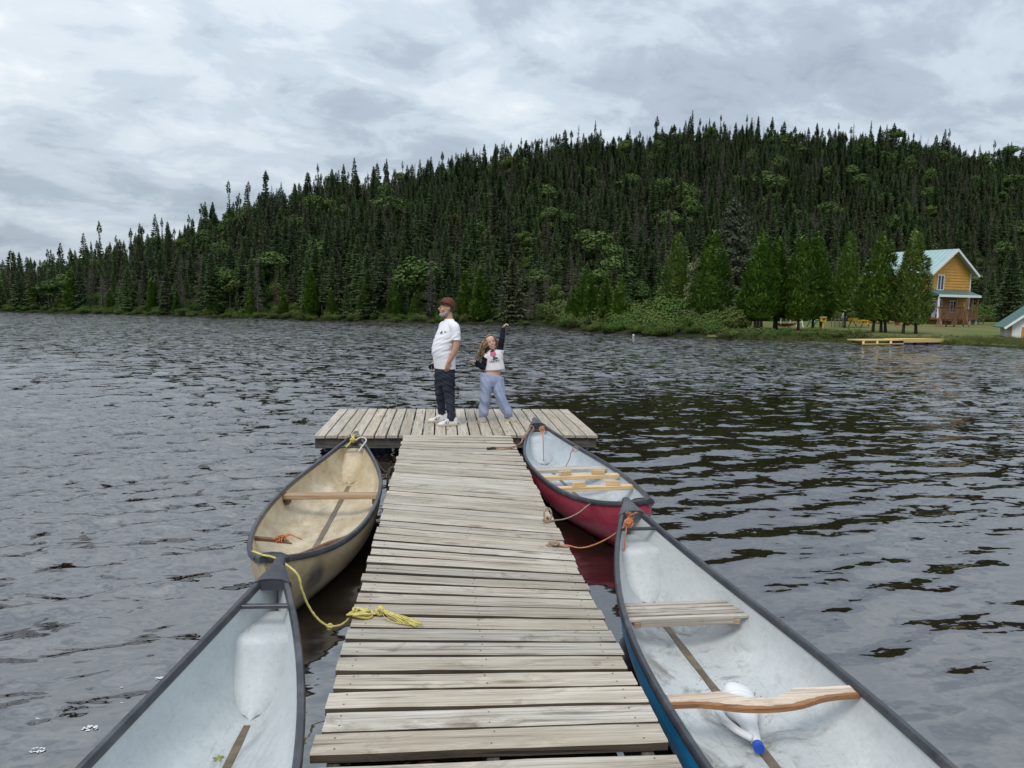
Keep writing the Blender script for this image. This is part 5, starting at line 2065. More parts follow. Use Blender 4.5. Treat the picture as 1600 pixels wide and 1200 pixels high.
def instance_stuff(name, label, protos, rows, joinname):
    """One object that repeats a few plants over the listed points."""
    pc = bpy.data.collections.new(joinname)
    for i, pr in enumerate(protos):
        bm = bmesh.new()
        mats = []
        for me in pr:
            k0 = len(bm.faces)
            bm.from_mesh(me)
            bm.faces.ensure_lookup_table()
            for f in bm.faces[k0:]:
                f.material_index = len(mats)
            mats.append(me.materials[0])
        jm_ = bpy.data.meshes.new('%s_%d' % (joinname, i))
        bm.to_mesh(jm_)
        bm.free()
        for q in mats:
            jm_.materials.append(q)
        pc.objects.link(bpy.data.objects.new('%s_%02d' % (joinname, i), jm_))
    me = bpy.data.meshes.new(name)
    me.from_pydata([(r[0], r[1], r[2]) for r in rows], [], [])
    n = len(rows)
    a = me.attributes.new('size', 'FLOAT_VECTOR', 'POINT')
    a.data.foreach_set('vector', np.array([(r[3]*r[4], r[3]*r[4], r[3]) for r in rows], np.float32).ravel())
    a = me.attributes.new('turn', 'FLOAT', 'POINT')
    a.data.foreach_set('value', rs.uniform(0, 6.28, n).astype(np.float32))
    a = me.attributes.new('which', 'INT', 'POINT')
    a.data.foreach_set('value', np.array([r[5] for r in rows], np.int32))
    o = bpy.data.objects.new(name, me)
    COL.objects.link(o)
    ng = bpy.data.node_groups.new(name, 'GeometryNodeTree')
    ng.interface.new_socket('Geometry', in_out='INPUT', socket_type='NodeSocketGeometry')
    ng.interface.new_socket('Geometry', in_out='OUTPUT', socket_type='NodeSocketGeometry')
    N, Lk = ng.nodes, ng.links
    gi, go = N.new('NodeGroupInput'), N.new('NodeGroupOutput')
    ip = N.new('GeometryNodeInstanceOnPoints')
    ci = N.new('GeometryNodeCollectionInfo')
    ci.inputs['Collection'].default_value = pc
    ci.inputs['Separate Children'].default_value = True
    ci.inputs['Reset Children'].default_value = True
    ip.inputs['Pick Instance'].default_value = True

    def attr(nm, typ):
        q = N.new('GeometryNodeInputNamedAttribute')
        q.data_type = typ
        q.inputs['Name'].default_value = nm
        return q.outputs['Attribute']
    cb_ = N.new('ShaderNodeCombineXYZ')
    Lk.new(attr('turn', 'FLOAT'), cb_.inputs[2])
    Lk.new(gi.outputs[0], ip.inputs['Points'])
    Lk.new(ci.outputs[0], ip.inputs['Instance'])
    Lk.new(attr('which', 'INT'), ip.inputs['Instance Index'])
    Lk.new(cb_.outputs[0], ip.inputs['Rotation'])
    Lk.new(attr('size', 'FLOAT_VECTOR'), ip.inputs['Scale'])
    Lk.new(ip.outputs[0], go.inputs[0])
    md = o.modifiers.new('scatter', 'NODES')
    md.node_group = ng
    tag(o, label, None, None, 'stuff')
    return o


rows = [(r[0], r[1], r[2]-.05, r[3], rs.uniform(1.15, 1.75), int(rs.integers(8))) for r in rest_s]
rows += [(r[0], r[1], r[2]-.05, r[3], rs.uniform(.9, 1.2), 8+int(rs.integers(3))) for r in rest_d]
rows += [(r[0], r[1], r[2]-.05, r[3], rs.uniform(.9, 1.2), 11+int(rs.integers(3))) for r in rest_b]
instance_stuff('forest', 'dense mass of spruces rising over the far hillside', [(p[0], p[1]) for p in SPRUCES+DEAD+BIRCH], rows, 'forest_tree')

# a few tall thin spruces that stand clear on the skyline
for k, (b, hgt, pr) in enumerate([(-.43, 1.10, 7), (-.345, 1.25, 2), (-.20, 1.2, 5), (-.155, 1.3, 2), (-.07, 1.45, 0), (-.05, 1.3, 7), (.03, 1.3, 5), (.078, 1.2, 4), (.10, 1.3, 7), (.195, 1.5, 4), (.24, 1.4, 5), (.275, 1.2, 7), (.322, 1.5, 4), (.345, 1.3, 5), (.36, 1.35, 2), (.395, 1.5, 7), (.41, 1.55, 5), (.52, 1.35, 7), (.565, 1.2, 4), (.587, 1.3, 5), (.625, 1.2, 2), (.675, 1.75, 7), (.72, 1.2, 4), (.765, 1.35, 5)]):
    yr = float(np.interp(b, RIDGE[:, 0], RIDGE[:, 1]))
    place_tree('spruce_tree', SPRUCES[pr], 'crown', 'tall thin spruce standing clear above the skyline of the hill', 'tree', 'tall spruces on the skyline', b*yr, yr, float(terrain(b*yr, yr))-.1, hgt*.64, k*1.7, .95)

# young bright firs at the water's edge
for k, b in enumerate([-.50, -.455, -.41, -.36, -.33, -.285, -.24, -.20, -.165, -.14, -.095, -.06, -.035, .0, .03, .05, .17, .178, .185, .195, .205, .215, .225, .235]):
    yy = float(shore_y(b))+rs.uniform(1.0, 2.6)+(3 if b > .15 else 0)
    t_ = thing('fir_tree', 'young bright green fir at the foot of the dark forest', 'tree', (b*yy, yy, float(terrain(b*yy, yy))-.1), k*1.1, 'young firs along the far shore')
    s_ = rs.uniform(.35, .75)
    t_.scale = (s_*1.15, s_*1.15, s_)
    if k < 3:
        FIRS = FIRS if k else []
        FIRS.append((trunk_mesh(6.5, .09, 'dark bark', 60+k), cedar_crown(400+k, 7.0, 1.15, .35, 2600, .22).mesh('crown', 'cedar leaves')))
    link_mesh('trunk', FIRS[k % 3][0] if k >= 3 else FIRS[k][0], t_)
    link_mesh('crown', FIRS[k % 3][1] if k >= 3 else FIRS[k][1], t_)

# ------------------------------------------------------------------ shrubs along the shore
SHRUBS = []
for i in range(4):
    rg = random.Random(200+i)
    lobes = [((rg.uniform(-.7, .7), rg.uniform(-.6, .6), rg.uniform(.3, .9)), (rg.uniform(.4, .75), rg.uniform(.4, .75), rg.uniform(.35, .6))) for _ in range(8)]
    SHRUBS.append((leafy_crown(210+i, lobes, 2600, .066, 0.0).mesh('foliage', 'shrub leaves'), trunk_mesh(.9, .03, 'dark bark', 40+i)))
# undergrowth in front of the forest
rows = []
for b in np.linspace(-.76, .145, 330):
    yy = float(shore_y(b))+rs.uniform(.3, 2.4)
    xx = b*yy+rs.uniform(-.2, .2)
    rows.append((xx, yy, float(terrain(xx, yy))-.05, (.14+.62*rs.random()**2.4)*(1.0 if b < .04 else .45), rs.uniform(.8, 1.4), int(rs.integers(4))))
for b in np.linspace(.15, 1.0, 150):
    hb = float(np.interp(b, BASE[:, 0], BASE[:, 1]))
    yy = hb+rs.uniform(-2.5, 1.5)
    rows.append((b*yy, yy, float(terrain(b*yy, yy))-.05, rs.uniform(.9, 2.0), rs.uniform(.9, 1.3), int(rs.integers(4))))
for k in range(1500):
    b = rs.uniform(-.76, .98)
    hb = float(np.interp(b, BASE[:, 0], BASE[:, 1]))
    yy = hb+1.8+22*rs.random()**1.3
    rows.append((b*yy, yy, float(terrain(b*yy, yy))-.05, rs.uniform(.3, .8), rs.uniform(.9, 1.3), int(rs.integers(4))))
instance_stuff('undergrowth', 'low green undergrowth along the foot of the forest', SHRUBS, rows, 'undergrowth_plant')


def place_shrub(x, y, s, w, label, group, var=None):
    r = thing('shrub', label, 'shrub', (x, y, float(terrain(x, y))-.04), rs.uniform(0, 6.28), group)
    r.scale = (s*w, s*w, s)
    v = SHRUBS[var if var is not None else int(rs.integers(4))]
    link_mesh('foliage', v[0], r)
    link_mesh('stem', v[1], r)
    return r


# the bushy point of land left of the lawn
for k in range(62):
    b = .158+.227*((k+rs.random())/62)
    ys0 = float(shore_y(b))
    dep = rs.random()**1.3
    yy = ys0+.5+dep*(9 if b > .19 else 4)
    s = (.55+1.05*dep)*rs.uniform(.8, 1.25)
    if b > .30:
        s *= .75
    if b < .21:
        s *= .7
    place_shrub(b*yy, yy, s, rs.uniform(1.0, 1.5), 'dense green shrub on the bushy point beside the lake', 'shrubs on the point')
# low plants on the bank below the lawn
for k in range(34):
    b = .385+.18*((k+rs.random()*.8)/34)
    yy = float(shore_y(b))+rs.uniform(.5, 1.2)
    place_shrub(b*yy, yy, rs.uniform(.25, .55), rs.uniform(1.0, 1.7), 'low leafy plant on the bank between water and lawn', 'plants along the lawn bank')

# reeds and long grass at the water's edge
tuft = Cloud()
rg = random.Random(5)
for i in range(60):
    a, r = rg.uniform(0, 6.28), rg.random()*.22
    x, yv = math.cos(a)*r, math.sin(a)*r
    h, l = rg.uniform(.12, .34), rg.uniform(-.12, .12)
    tuft.tri((x-.008, yv, -.03), (x+.008, yv, -.03), (x+l, yv+rg.uniform(-.1, .1), h))
tuft_me = tuft.mesh('tuft', 'reed blades')
rows = []
for k in range(900):
    b = rs.uniform(.37, .90)
    lim = 3.0 if b > .715 else .9
    yy = float(shore_y(b))+rs.uniform(.1, lim)
    xx = b*yy
    rows.append((xx, yy, float(terrain(xx, yy)), rs.uniform(.5, 1.2), 1.0, 0))
for k in range(260):
    b = rs.uniform(.38, .90)
    yy = float(shore_y(b))+rs.uniform(1.0, 6)
    xx = b*yy
    rows.append((xx, yy, float(terrain(xx, yy)), rs.uniform(.12, .4), 1.6, 0))
instance_stuff('grass', 'long grass and reeds along the edge of the lawn', [(tuft_me,)], rows, 'grass_tuft')

# ------------------------------------------------------------------ cedars round the cottage
CED = [
    ('olive green cedar behind the shrubs at the far end of the cedar row', 18.85, 61.0, 7.84, 1.30, 1.0, 'olive cedar leaves', [0]),
    ('bright green broad cedar beside the pale willow', 20.00, 56.0, 7.61, 1.62, .75, 'cedar leaves', [-.1, .35]),
    ('green cedar with three bare trunks left of the red pedal boat', 22.42, 53.0, 7.39, 1.42, 1.25, 'cedar leaves', [-.2, .02, .25]),
    ('narrow dark cedar squeezed behind the three trunked one', 24.35, 54.6, 7.16, .85, 1.3, 'cedar leaves', [0, .15]),
    ('cedar just left of the green and white chair', 25.36, 53.0, 7.19, 1.25, 1.2, 'cedar leaves', [.05]),
    ('cedar directly behind the yellow bird feeder', 27.30, 54.5, 7.46, 1.25, 1.2, 'cedar leaves', [-.05, .55]),
    ('slim dull green cedar behind the closed white parasol', 32.69, 60.0, 8.26, 1.00, 1.9, 'olive cedar leaves', [0]),
    ('wide green cedar right of the yellow table', 30.24, 51.0, 7.21, 1.58, 1.2, 'cedar leaves', [-.35, .2, .5]),
    ('yellowish green cedar in front of the cottage corner', 31.30, 49.0, 7.43, 1.20, 1.0, 'olive cedar leaves', [-.45, .4]),
]
for i, (label, x, y, zt, r_, low, m_, trunks) in enumerate(CED):
    z0 = float(terrain(x, y))
    H = zt-z0
    low, r_ = low*.72, r_*1.12
    c = thing('cedar_tree', label, 'tree', (x, y, z0), 0, 'cedars round the lawn')
    link_mesh('crown', cedar_crown(300+i, H, r_, low, 9500, .145).mesh('crown', m_), c)
    for k, dx in enumerate(trunks):
        mb = MB()
        ln = .35*(1 if dx > 0 else -1)
        mb.sweep([(dx*1.1, 0, -.1), (dx, .02, .5), (dx*.8, .03, low+.4), (dx*.4, 0, H*.55)], [.12, .095, .085, .04], 8)
        mb.build('trunk', 'grey bark', c, smooth=True)

pine = thing('pine_tree', 'large dark brownish pine rising behind the cedars', 'tree', (24.22, 63.0, float(terrain(24.22, 63))))
rg = random.Random(31)
lobes = []
for k in range(26):
    f = k/25
    a = k*2.4
    rr_ = 1.5*(1-f)**.6+.15
    lobes.append(((math.cos(a)*rr_*.7, math.sin(a)*rr_*.7, 2.2+8.0*f), (rr_*.62+.25, rr_*.62+.25, .42)))
link_mesh('crown', leafy_crown(32, lobes, 5200, .16, 0.5, 1.0).mesh('crown', 'pine needles'), pine)
link_mesh('trunk', trunk_mesh(10.2, .19, 'dark bark', 55), pine)
wil = thing('willow_tree', 'small pale olive willow between two cedars', 'tree', (19.03, 57.2, float(terrain(19.03, 57.2))))
lobes = [((rg.uniform(-.35, .35), rg.uniform(-.3, .3), 1.4+.38*k), (.55-.02*k, .55-.02*k, .45)) for k in range(10)]
link_mesh('crown', leafy_crown(34, lobes, 2400, .10, .4).mesh('crown', 'pale willow leaves'), wil)
link_mesh('trunk', trunk_mesh(4.6, .07, 'grey bark', 56), wil)
spx, spy = 61.0, 78.0
place_tree('spruce_tree', SPRUCES[0], 'crown', 'broad dark spruce on the lawn edge right of the cottage', 'tree', None, spx, spy, float(terrain(spx, spy)), 1.05, 0, 1.5)
bx_, by_ = 59.0, 84.0
place_tree('birch_tree', BIRCH[0], 'crown', 'leafy green tree just right of the cottage gable', 'tree', None, bx_, by_, float(terrain(bx_, by_)), 1.05, 0, 1.4)

# ------------------------------------------------------------------ cottage
mat('yellow siding', (0.56, 0.295, 0.065), 0.6, 0.10, 2.0, 0.0, 0.3)
mat('white trim', (0.74, 0.75, 0.77), 0.5, 0.05)
mat('green metal roof', (0.30, 0.42, 0.415), 0.42, 0.08, 1.0)
mat('dark green roof', (0.060, 0.135, 0.125), 0.5, 0.10, 1.0)
mat('window glass', (0.012, 0.018, 0.035), 0.08, 0.1)
mat('brown porch wood', (0.165, 0.085, 0.042), 0.7, 0.2, 4.0)
mat('swing wood', (0.20, 0.105, 0.055), 0.7, 0.2, 4.0)
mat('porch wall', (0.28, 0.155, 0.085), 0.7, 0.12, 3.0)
mat('concrete', (0.34, 0.33, 0.31), 0.9, 0.12)
mat('white siding', (0.66, 0.66, 0.68), 0.6, 0.05)
mat('tan door', (0.45, 0.23, 0.055), 0.6, 0.08)
GZL = .36
cot = thing('cottage', 'two storey yellow cottage with green metal roof and porch behind the cedars', 'house', (53.6, 77.5, GZL), math.atan2(3.0, 6.7))
HWd, DEP = 3.65, 6.85           # local x across the gable, +y to the back
ZF, ZE, ZR = .70, 5.50, 7.80


def clap(x0, x1, y, z0, z1, step, outx=None):
    """Overlapping boards on a wall facing -y."""
    mb = MB()
    z = z0
    while z < z1-.01:
        zt = min(z+step, z1)
        if outx:
            lo0, hi0 = outx(z)
            lo1, hi1 = outx(zt)
        else:
            lo0, hi0, lo1, hi1 = x0, x1, x0, x1
        mb.add([(lo0, y-.05, z), (hi0, y-.05, z), (hi1, y-.004, zt), (lo1, y-.004, zt), (lo0, y, z), (hi0, y, z)], [(0, 1, 2, 3), (4, 5, 1, 0)])
        z += step
    return mb


core = MB()
core.add([(-HWd, 0, 0), (HWd, 0, 0), (HWd, 0, ZE), (0, 0, ZR-.05), (-HWd, 0, ZE), (-HWd, DEP, 0), (HWd, DEP, 0), (HWd, DEP, ZE), (0, DEP, ZR-.05), (-HWd, DEP, ZE)], [(0, 1, 2, 3, 4), (9, 8, 7, 6, 5), (0, 4, 9, 5), (1, 6, 7, 2)])
core.build('wall', 'yellow siding', cot)
gw = clap(-HWd+.09, HWd-.09, 0, ZF, ZE, .3)
for q in range(7):
    z = ZE+.3*q
    lim = lambda zz: (-(HWd-.09)*(1-(zz-ZE)/(ZR-ZE+.08)), (HWd-.09)*(1-(zz-ZE)/(ZR-ZE+.08)))
    a, b = lim(z), lim(min(z+.3, ZR-.05))
    gw.add([(a[0], -.05, z), (a[1], -.05, z), (b[1], -.004, z+.3), (b[0], -.004, z+.3), (a[0], 0, z), (a[1], 0, z)], [(0, 1, 2, 3), (4, 5, 1, 0)])
gw.build('gable_siding', 'yellow siding', cot)
for s in (-1, 1):
    MB().box(s*(HWd-.04)-.07, s*(HWd-.04)+.07, -.075, .06, ZF, ZE+.02).build('corner_trim', 'white trim', cot)
rf_ang = math.atan2(ZR-ZE, HWd)
for s in (-1, 1):
    rf = MB()
    ox, oz = (HWd+.55), ZE-.55*math.tan(rf_ang)
    rf.add([(s*ox, -.65, oz+.10), (0, -.65, ZR+.12), (0, DEP+.6, ZR+.12), (s*ox, DEP+.6, oz+.10), (s*ox, -.65, oz+.02), (0, -.65, ZR+.04), (0, DEP+.6, ZR+.04), (s*ox, DEP+.6, oz+.02)], [(0, 1, 2, 3), (4, 7, 6, 5), (0, 4, 5, 1), (3, 2, 6, 7), (0, 3, 7, 4)])
    ro = rf.build('roof', 'green metal roof', cot)
    for k in range(17):
        yy = -.6+(DEP+1.15)*k/16
        MB().beam((s*ox*.995, yy, oz+.118), (0, yy, ZR+.138), .03, .035).build('roof_rib', 'green metal roof', ro)
    MB().beam((s*(ox+.02), -.67, oz-.02), (s*.0, -.67, ZR+.00), .05, .24).build('bargeboard', 'white trim', ro)
    MB().box(s*ox-.02, s*ox+.02, -.64, DEP+.58, oz-.12, oz+.09).build('fascia', 'white trim', ro)


def window(root, x0, x1, z0, z1, y, cross=1, name='window'):
    w = thing(name, None, None)
    w.parent = root
    MB().box(x0, x1, y-.085, y-.06, z0, z1).build('pane', 'window glass', w)
    fm = MB()
    t_ = .10
    fm.box(x0-t_, x0, y-.115, y-.02, z0-t_, z1+t_).box(x1, x1+t_, y-.115, y-.02, z0-t_, z1+t_).box(x0, x1, y-.114, y-.021, z1, z1+t_).box(x0, x1, y-.114, y-.021, z0-t_, z0)
    fm.build('frame', 'white trim', w)
    for k in range(cross):
        xx = x0+(x1-x0)*(k+1)/(cross+1)
        MB().box(xx-.05, xx+.05, y-.112, y-.024, z0, z1).build('mullion', 'white trim', w)
    return w


window(cot, -2.25, -1.30, 3.65, 5.10, 0)
window(cot, -2.2, -1.4, 1.25, 2.55, 0)
window(cot, .2, 1.2, 1.35, 2.45, 0)
dr = MB().box(-2.95, -2.35, -.09, -.06, .74, 2.6).build('door', 'white trim', cot)
MB().box(-2.85, -2.45, -.098, -.092, 1.5, 2.45).build('pane', 'window glass', dr)
MB().sweep(spline([(-.6, -.05, 3.3), (-.6, -.06, 4.3), (-.55, -.06, 4.75), (-.35, -.06, 4.8), (-.25, -.06, 4.5)], 5), .04, 6).build('vent_pipe', 'yellow siding', cot)
MB().box(2.62, 2.82, -.08, -.025, 2.0, 2.3).build('wall_lamp', 'white trim', cot)
# porch
pr_ = thing('porch', None, None)
pr_.parent = cot
rfm = MB()
rfm.add([(-HWd-.9, -1.75, 3.10), (HWd-.9, -1.75, 3.10), (HWd-.2, -.03, 3.62), (-HWd-.3, -.03, 3.62), (-HWd-.9, -1.75, 2.98), (HWd-.9, -1.75, 2.98), (HWd-.2, -.03, 3.0), (-HWd-.3, -.03, 3.0)], [(0, 1, 2, 3), (7, 6, 5, 4), (0, 4, 5, 1), (1, 5, 6, 2), (3, 7, 4, 0)])
rfm.build('porch_roof', 'dark green roof', pr_)
MB().box(-HWd-.94, HWd-.86, -1.82, -1.76, 2.86, 3.10).build('porch_fascia', 'white trim', pr_)
MB().box(-HWd-.8, HWd-.95, -1.7, -.03, .56, .70).build('porch_deck', 'brown porch wood', pr_)
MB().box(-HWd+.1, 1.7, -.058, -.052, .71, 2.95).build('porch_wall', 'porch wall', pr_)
for i, xx in enumerate((-HWd-.65, -1.2, 1.6, HWd-1.1)):
    MB().box(xx-.07, xx+.07, -1.66, -1.52, .70, 2.98).build('porch_post', 'white trim' if i == 0 else 'brown porch wood', pr_)
MB().box(-HWd-.58, HWd-1.17, -1.63, -1.57, 1.55, 1.63).build('handrail', 'brown porch wood', pr_)
for k in range(34):
    xx = -HWd-.5+(2*HWd-.75)*k/33
    MB().box(xx-.025, xx+.025, -1.62, -1.58, .70, 1.55).build('baluster', 'brown porch wood', pr_)
for xx in (-HWd, -1.2, 1.4, HWd-1.1):
    MB().box(xx-.12, xx+.12, -1.6, -1.35, -.1, .56).build('pier', 'concrete', pr_)
st = MB()
for k in range(4):
    st.box(HWd-.95+.32*k, HWd-.95+.32*(k+1), -1.5, -.5, .56-.14*(k+1)-.05, .56-.14*(k+1))
st.build('steps', 'brown porch wood', pr_)
for yy in (-1.55, -.45):
    rl = MB()
    rl.beam((HWd-.95, yy, 1.58), (HWd+.35, yy, .98), .07, .07).beam((HWd+.35, yy, 0), (HWd+.35, yy, 1.0), .08, .08, up=(0, 1, 0)).beam((HWd-.95, yy, .9), (HWd+.35, yy, .32), .06, .06)
    rl.build('stair_rail', 'brown porch wood', pr_)

# side deck glimpsed between the trunks
dk = thing('side_deck', 'raised brown deck with open slats seen between the cedar trunks', 'deck', (45.3, 75.0, GZL), .25)
for k in range(5):
    MB().box(-2.2, 1.4, -.03, .03, .12+.20*k, .22+.20*k).build('slat', 'brown porch wood', dk)
for xx in (-2.2, -.9, .4, 1.4):
    MB().box(xx-.06, xx+.06, .03, .14, 0, 1.25).build('post', 'brown porch wood', dk)
MB().box(-2.4, 1.6, .0, 2.0, 1.12, 1.22).build('deck_boards', 'brown porch wood', dk)
MB().beam((1.45, -.05, .1), (2.3, -.05, 1.1), .10, .10).build('brace', 'brown porch wood', dk)

# wooden glider swing on the lawn
sw = thing('garden_swing', 'brown wooden glider swing with two facing seats before the porch', 'swing', (46.3, 66.5, GZL), .15)
for s in (-1, 1):
    for d in (-1, 1):
        MB().beam((s*.95+d*.55, -.0, 0), (s*.95+d*.06, 0, 1.75), .09, .09, up=(0, 1, 0)).build('leg', 'swing wood', sw)
for d in (-1, 1):
    MB().beam((d*1.55, -.55, .05), (d*1.35, .0, 1.75), .09, .09, up=(0, 1, 0)).build('leg', 'swing wood', sw)
MB().beam((-1.45, 0, 1.76), (1.45, 0, 1.76), .10, .12).build('top_beam', 'swing wood', sw)
for s in (-1, 1):
    for k in range(5):
        MB().box(s*(.55+.03*k)-.02+s*.2, s*(.55+.03*k)+.02+s*.2, -.55, .5, .72+.15*k, .82+.15*k).build('back_slat', 'swing wood', sw)
    for k in range(4):
        x0_ = s*(.28+.11*k)
        MB().box(x0_-.045, x0_+.045, -.55, .5, .55, .59).build('seat_slat', 'swing wood', sw)
    MB().box(s*.25-.03, s*.25+.03, -.5, .45, .22, .55).build('seat_frame', 'swing wood', sw)
MB().box(-.75, .75, -.45, .45, .18, .22).build('footboard', 'swing wood', sw)
for k in range(3):
    MB().beam((-1.3+.0*k, -.5+.45*k, 1.83), (1.3, -.5+.45*k, 1.83), .16, .03).build('roof_board', 'swing wood', sw)

# boathouse at the right edge
bh = thing('boathouse', 'small white boathouse with green roof and tan door by the water', 'shed', (36.37, 44.78, .08), R(-28))
bw, bd, be, brg = 1.75, 2.4, 1.12, 2.55
c_ = MB()
c_.add([(-1.1, -.9, -.15), (2.4, -.9, -.15), (2.4, -.9, be), (.65, -.9, brg), (-1.1, -.9, be), (-1.1, bd, -.15), (2.4, bd, -.15), (2.4, bd, be), (.65, bd, brg), (-1.1, bd, be)], [(0, 1, 2, 3, 4), (9, 8, 7, 6, 5), (0, 4, 9, 5), (1, 6, 7, 2)])
c_.build('wall', 'white siding', bh)
for s in (-1, 1):
    r2 = MB()
    ex = .65+s*2.15
    ez = brg-(2.15)*(brg-be)/1.75
    r2.add([(ex, -1.25, ez+.06), (.65, -1.25, brg+.06), (.65, bd+.3, brg+.06), (ex, bd+.3, ez+.06), (ex, -1.25, ez), (.65, -1.25, brg), (.65, bd+.3, brg), (ex, bd+.3, ez)], [(0, 1, 2, 3), (4, 7, 6, 5), (0, 4, 5, 1), (3, 2, 6, 7), (0, 3, 7, 4)])
    rr3 = r2.build('roof', 'dark green roof', bh)
    MB().beam((ex, -1.27, ez-.01), (.65, -1.27, brg-.01), .04, .13).build('bargeboard', 'white trim', rr3)
bdoor = MB().box(-.55, 1.9, -.93, -.905, -.1, .88).build('door', 'tan door', bh)
MB().box(-.61, -.55, -.95, -.902, -.1, .94).build('door_frame', 'white trim', bdoor)
MB().box(-.61, 1.96, -.951, -.903, .88, .95).build('door_frame', 'white trim', bdoor)
MB().box(-1.14, -1.04, -.94, -.84, -.12, be).build('corner_trim', 'porch wall', bh)
MB().box(-1.125, -1.101, -.1, .75, 0, .95).build('side_door', 'white trim', bh)

# yellow floating dock and its crib
mat('yellow dock board', (0.60, 0.42, 0.16), 0.6, 0.08, 3.0)
fd = thing('floating_dock', 'yellow floating dock with blue floats in front of the lawn', 'dock', (22.65, 39.6, 0), math.atan2(1.9, 6.2))
for k in range(3):
    x0_ = .02+1.0*k
    MB().box(x0_, x0_+.93, .0, 1.1, .22, .28).build('deck_section', 'yellow dock board', fd)
    MB().beam((x0_-.02, -.05, .05), (x0_+.08, .05, .26), .10, .06).build('frame_end', 'yellow dock board', fd)
MB().box(-.05, 2.98, -.06, 0, .03, .09).build('rub_rail', 'yellow dock board', fd)
for k in range(20):
    MB().box(3.0+.19*k, 3.0+.19*k+.175, -.02, 1.3, .24, .30).build('deck_board', 'yellow dock board', fd)
MB().box(2.98, 6.82, -.04, -.02, .12, .31).build('edge_board', 'yellow dock board', fd)
for k in range(4):
    MB().bevel_box(3.1+.95*k, 3.85+.95*k, .02, 1.2, -.12, .22, .03).build('float', 'navy plastic', fd)
crib = thing('timber_crib', 'grey timber landing joining the yellow dock to the bank', 'landing', (28.85, 41.9, 0), .12)
for k in range(9):
    MB().box(-.2+.2*k, -.2+.2*k+.18, -.35, -.28, -.1, .20).build('plank', 'frame wood', crib)
MB().box(-.2, 1.6, -.28, 1.4, -.1, .17).build('fill', 'frame wood', crib)
ramp = thing('wooden_ramp', 'pale plank ramp resting on the timber landing', 'ramp', (28.6, 41.9, .235), .18)
for k in range(4):
    MB().box(-1.0, .75, -.2+.2*k, -.02+.2*k, 0, .05).build('plank', 'yellow dock board', ramp)

# things on the lawn
mat('parasol cloth', (0.62, 0.62, 0.64), 0.8, 0.08)
mat('yellow paint', (0.62, 0.36, 0.02), 0.5, 0.1)
mat('red paint', (0.28, 0.035, 0.03), 0.5, 0.15)
mat('green paint', (0.07, 0.28, 0.12), 0.5, 0.15)
um = thing('patio_umbrella', 'closed white parasol standing behind the yellow table', 'umbrella', (34.0, 62.6, GZL))
mb = MB()
rings = []
for z, r_ in ((.75, .17), (.8, .19), (1.2, .13), (1.6, .09), (1.85, .04), (1.92, .01)):
    rings.append([(math.cos(a)*r_*(1+.25*math.cos(6*a)), math.sin(a)*r_*(1+.25*math.cos(6*a)), z) for a in np.linspace(0, 2*math.pi, 25)[:-1]])
mb.loft(rings)
mb.build('canopy', 'parasol cloth', um, smooth='auto')
MB().sweep([(0, 0, 0), (0, 0, 1.95)], .025, 8).build('pole', 'white trim', um)
tbm = thing('picnic_table', 'bright yellow table with bench near the closed parasol', 'table', (34.75, 61.6, GZL), .1)
MB().box(-.75, .75, -.4, .4, .55, .78).build('table_top', 'yellow paint', tbm)
MB().box(-.8, .8, -.75, -.45, .28, .34).build('bench', 'yellow paint', tbm)
for s in (-1, 1):
    MB().beam((s*.6, -.7, 0), (s*.6, -.2, .55), .09, .07, up=(1, 0, 0)).build('leg', 'yellow paint', tbm)
    MB().beam((s*.6, .5, 0), (s*.6, .1, .55), .09, .07, up=(1, 0, 0)).build('leg', 'yellow paint', tbm)
cr = thing('lattice_crate', 'pale open crate beside the yellow table', 'crate', (33.3, 62.4, GZL), .05)
for xx in (-.35, .35):
    for yy in (-.25, .25):
        MB().box(xx-.03, xx+.03, yy-.03, yy+.03, 0, .75).build('post', 'porch wall', cr)
for k in range(4):
    MB().box(-.38, .38, -.29, -.26, .08+.18*k, .16+.18*k).build('slat', 'concrete', cr)
fe = thing('bird_feeder', 'yellow bird feeder on a yellow post near the water', 'feeder', (26.0, 50.6, float(terrain(26, 50.6))))
MB().box(-.04, .04, -.04, .04, 0, .72).build('post', 'yellow paint', fe)
MB().box(-.16, .16, -.14, .14, .72, .78).build('tray', 'yellow paint', fe)
for s in (-1, 1):
    MB().box(s*.14-.02, s*.14+.02, -.12, .12, .78, .98).build('side_panel', 'yellow paint', fe)
MB().box(-.12, .12, -.02, .02, .90, .98).build('back_panel', 'yellow paint', fe)
MB().box(-.18, .18, -.16, .16, .98, 1.05).build('roof', 'concrete', fe)
ch = thing('garden_chair', 'green and white wooden lawn chair under the cedars', 'chair', (30.25, 60.3, GZL), .3)
for k in range(5):
    MB().beam((-.28+.14*k, .25, .4), (-.34+.17*k, .55, 1.15-.05*abs(k-2)), .10, .03, up=(0, 1, 0)).build('back_slat', 'white trim' if k in (0, 4) else 'green paint', ch)
for k in range(4):
    MB().box(-.32, .32, -.30+.14*k, -.18+.14*k, .40-.02*k, .43-.02*k).build('seat_slat', 'green paint', ch)
for s in (-1, 1):
    MB().box(s*.36-.06, s*.36+.06, -.38, .35, .60, .63).build('armrest', 'white trim', ch)
    MB().beam((s*.34, -.32, 0), (s*.34, -.30, .60), .08, .04, up=(0, 1, 0)).build('leg', 'white trim', ch)
    MB().beam((s*.34, .45, 0), (s*.34, .15, .60), .08, .04, up=(0, 1, 0)).build('leg', 'green paint', ch)
ch2 = thing('easel_frame', 'white folding frame leaning beside the green lawn chair', 'frame', (29.0, 60.2, GZL), .0)
for s in (-1, 1):
    MB().beam((s*.28, 0, 0), (s*.03, .12, 1.1), .09, .04, up=(0, 1, 0)).build('leg', 'white trim', ch2)
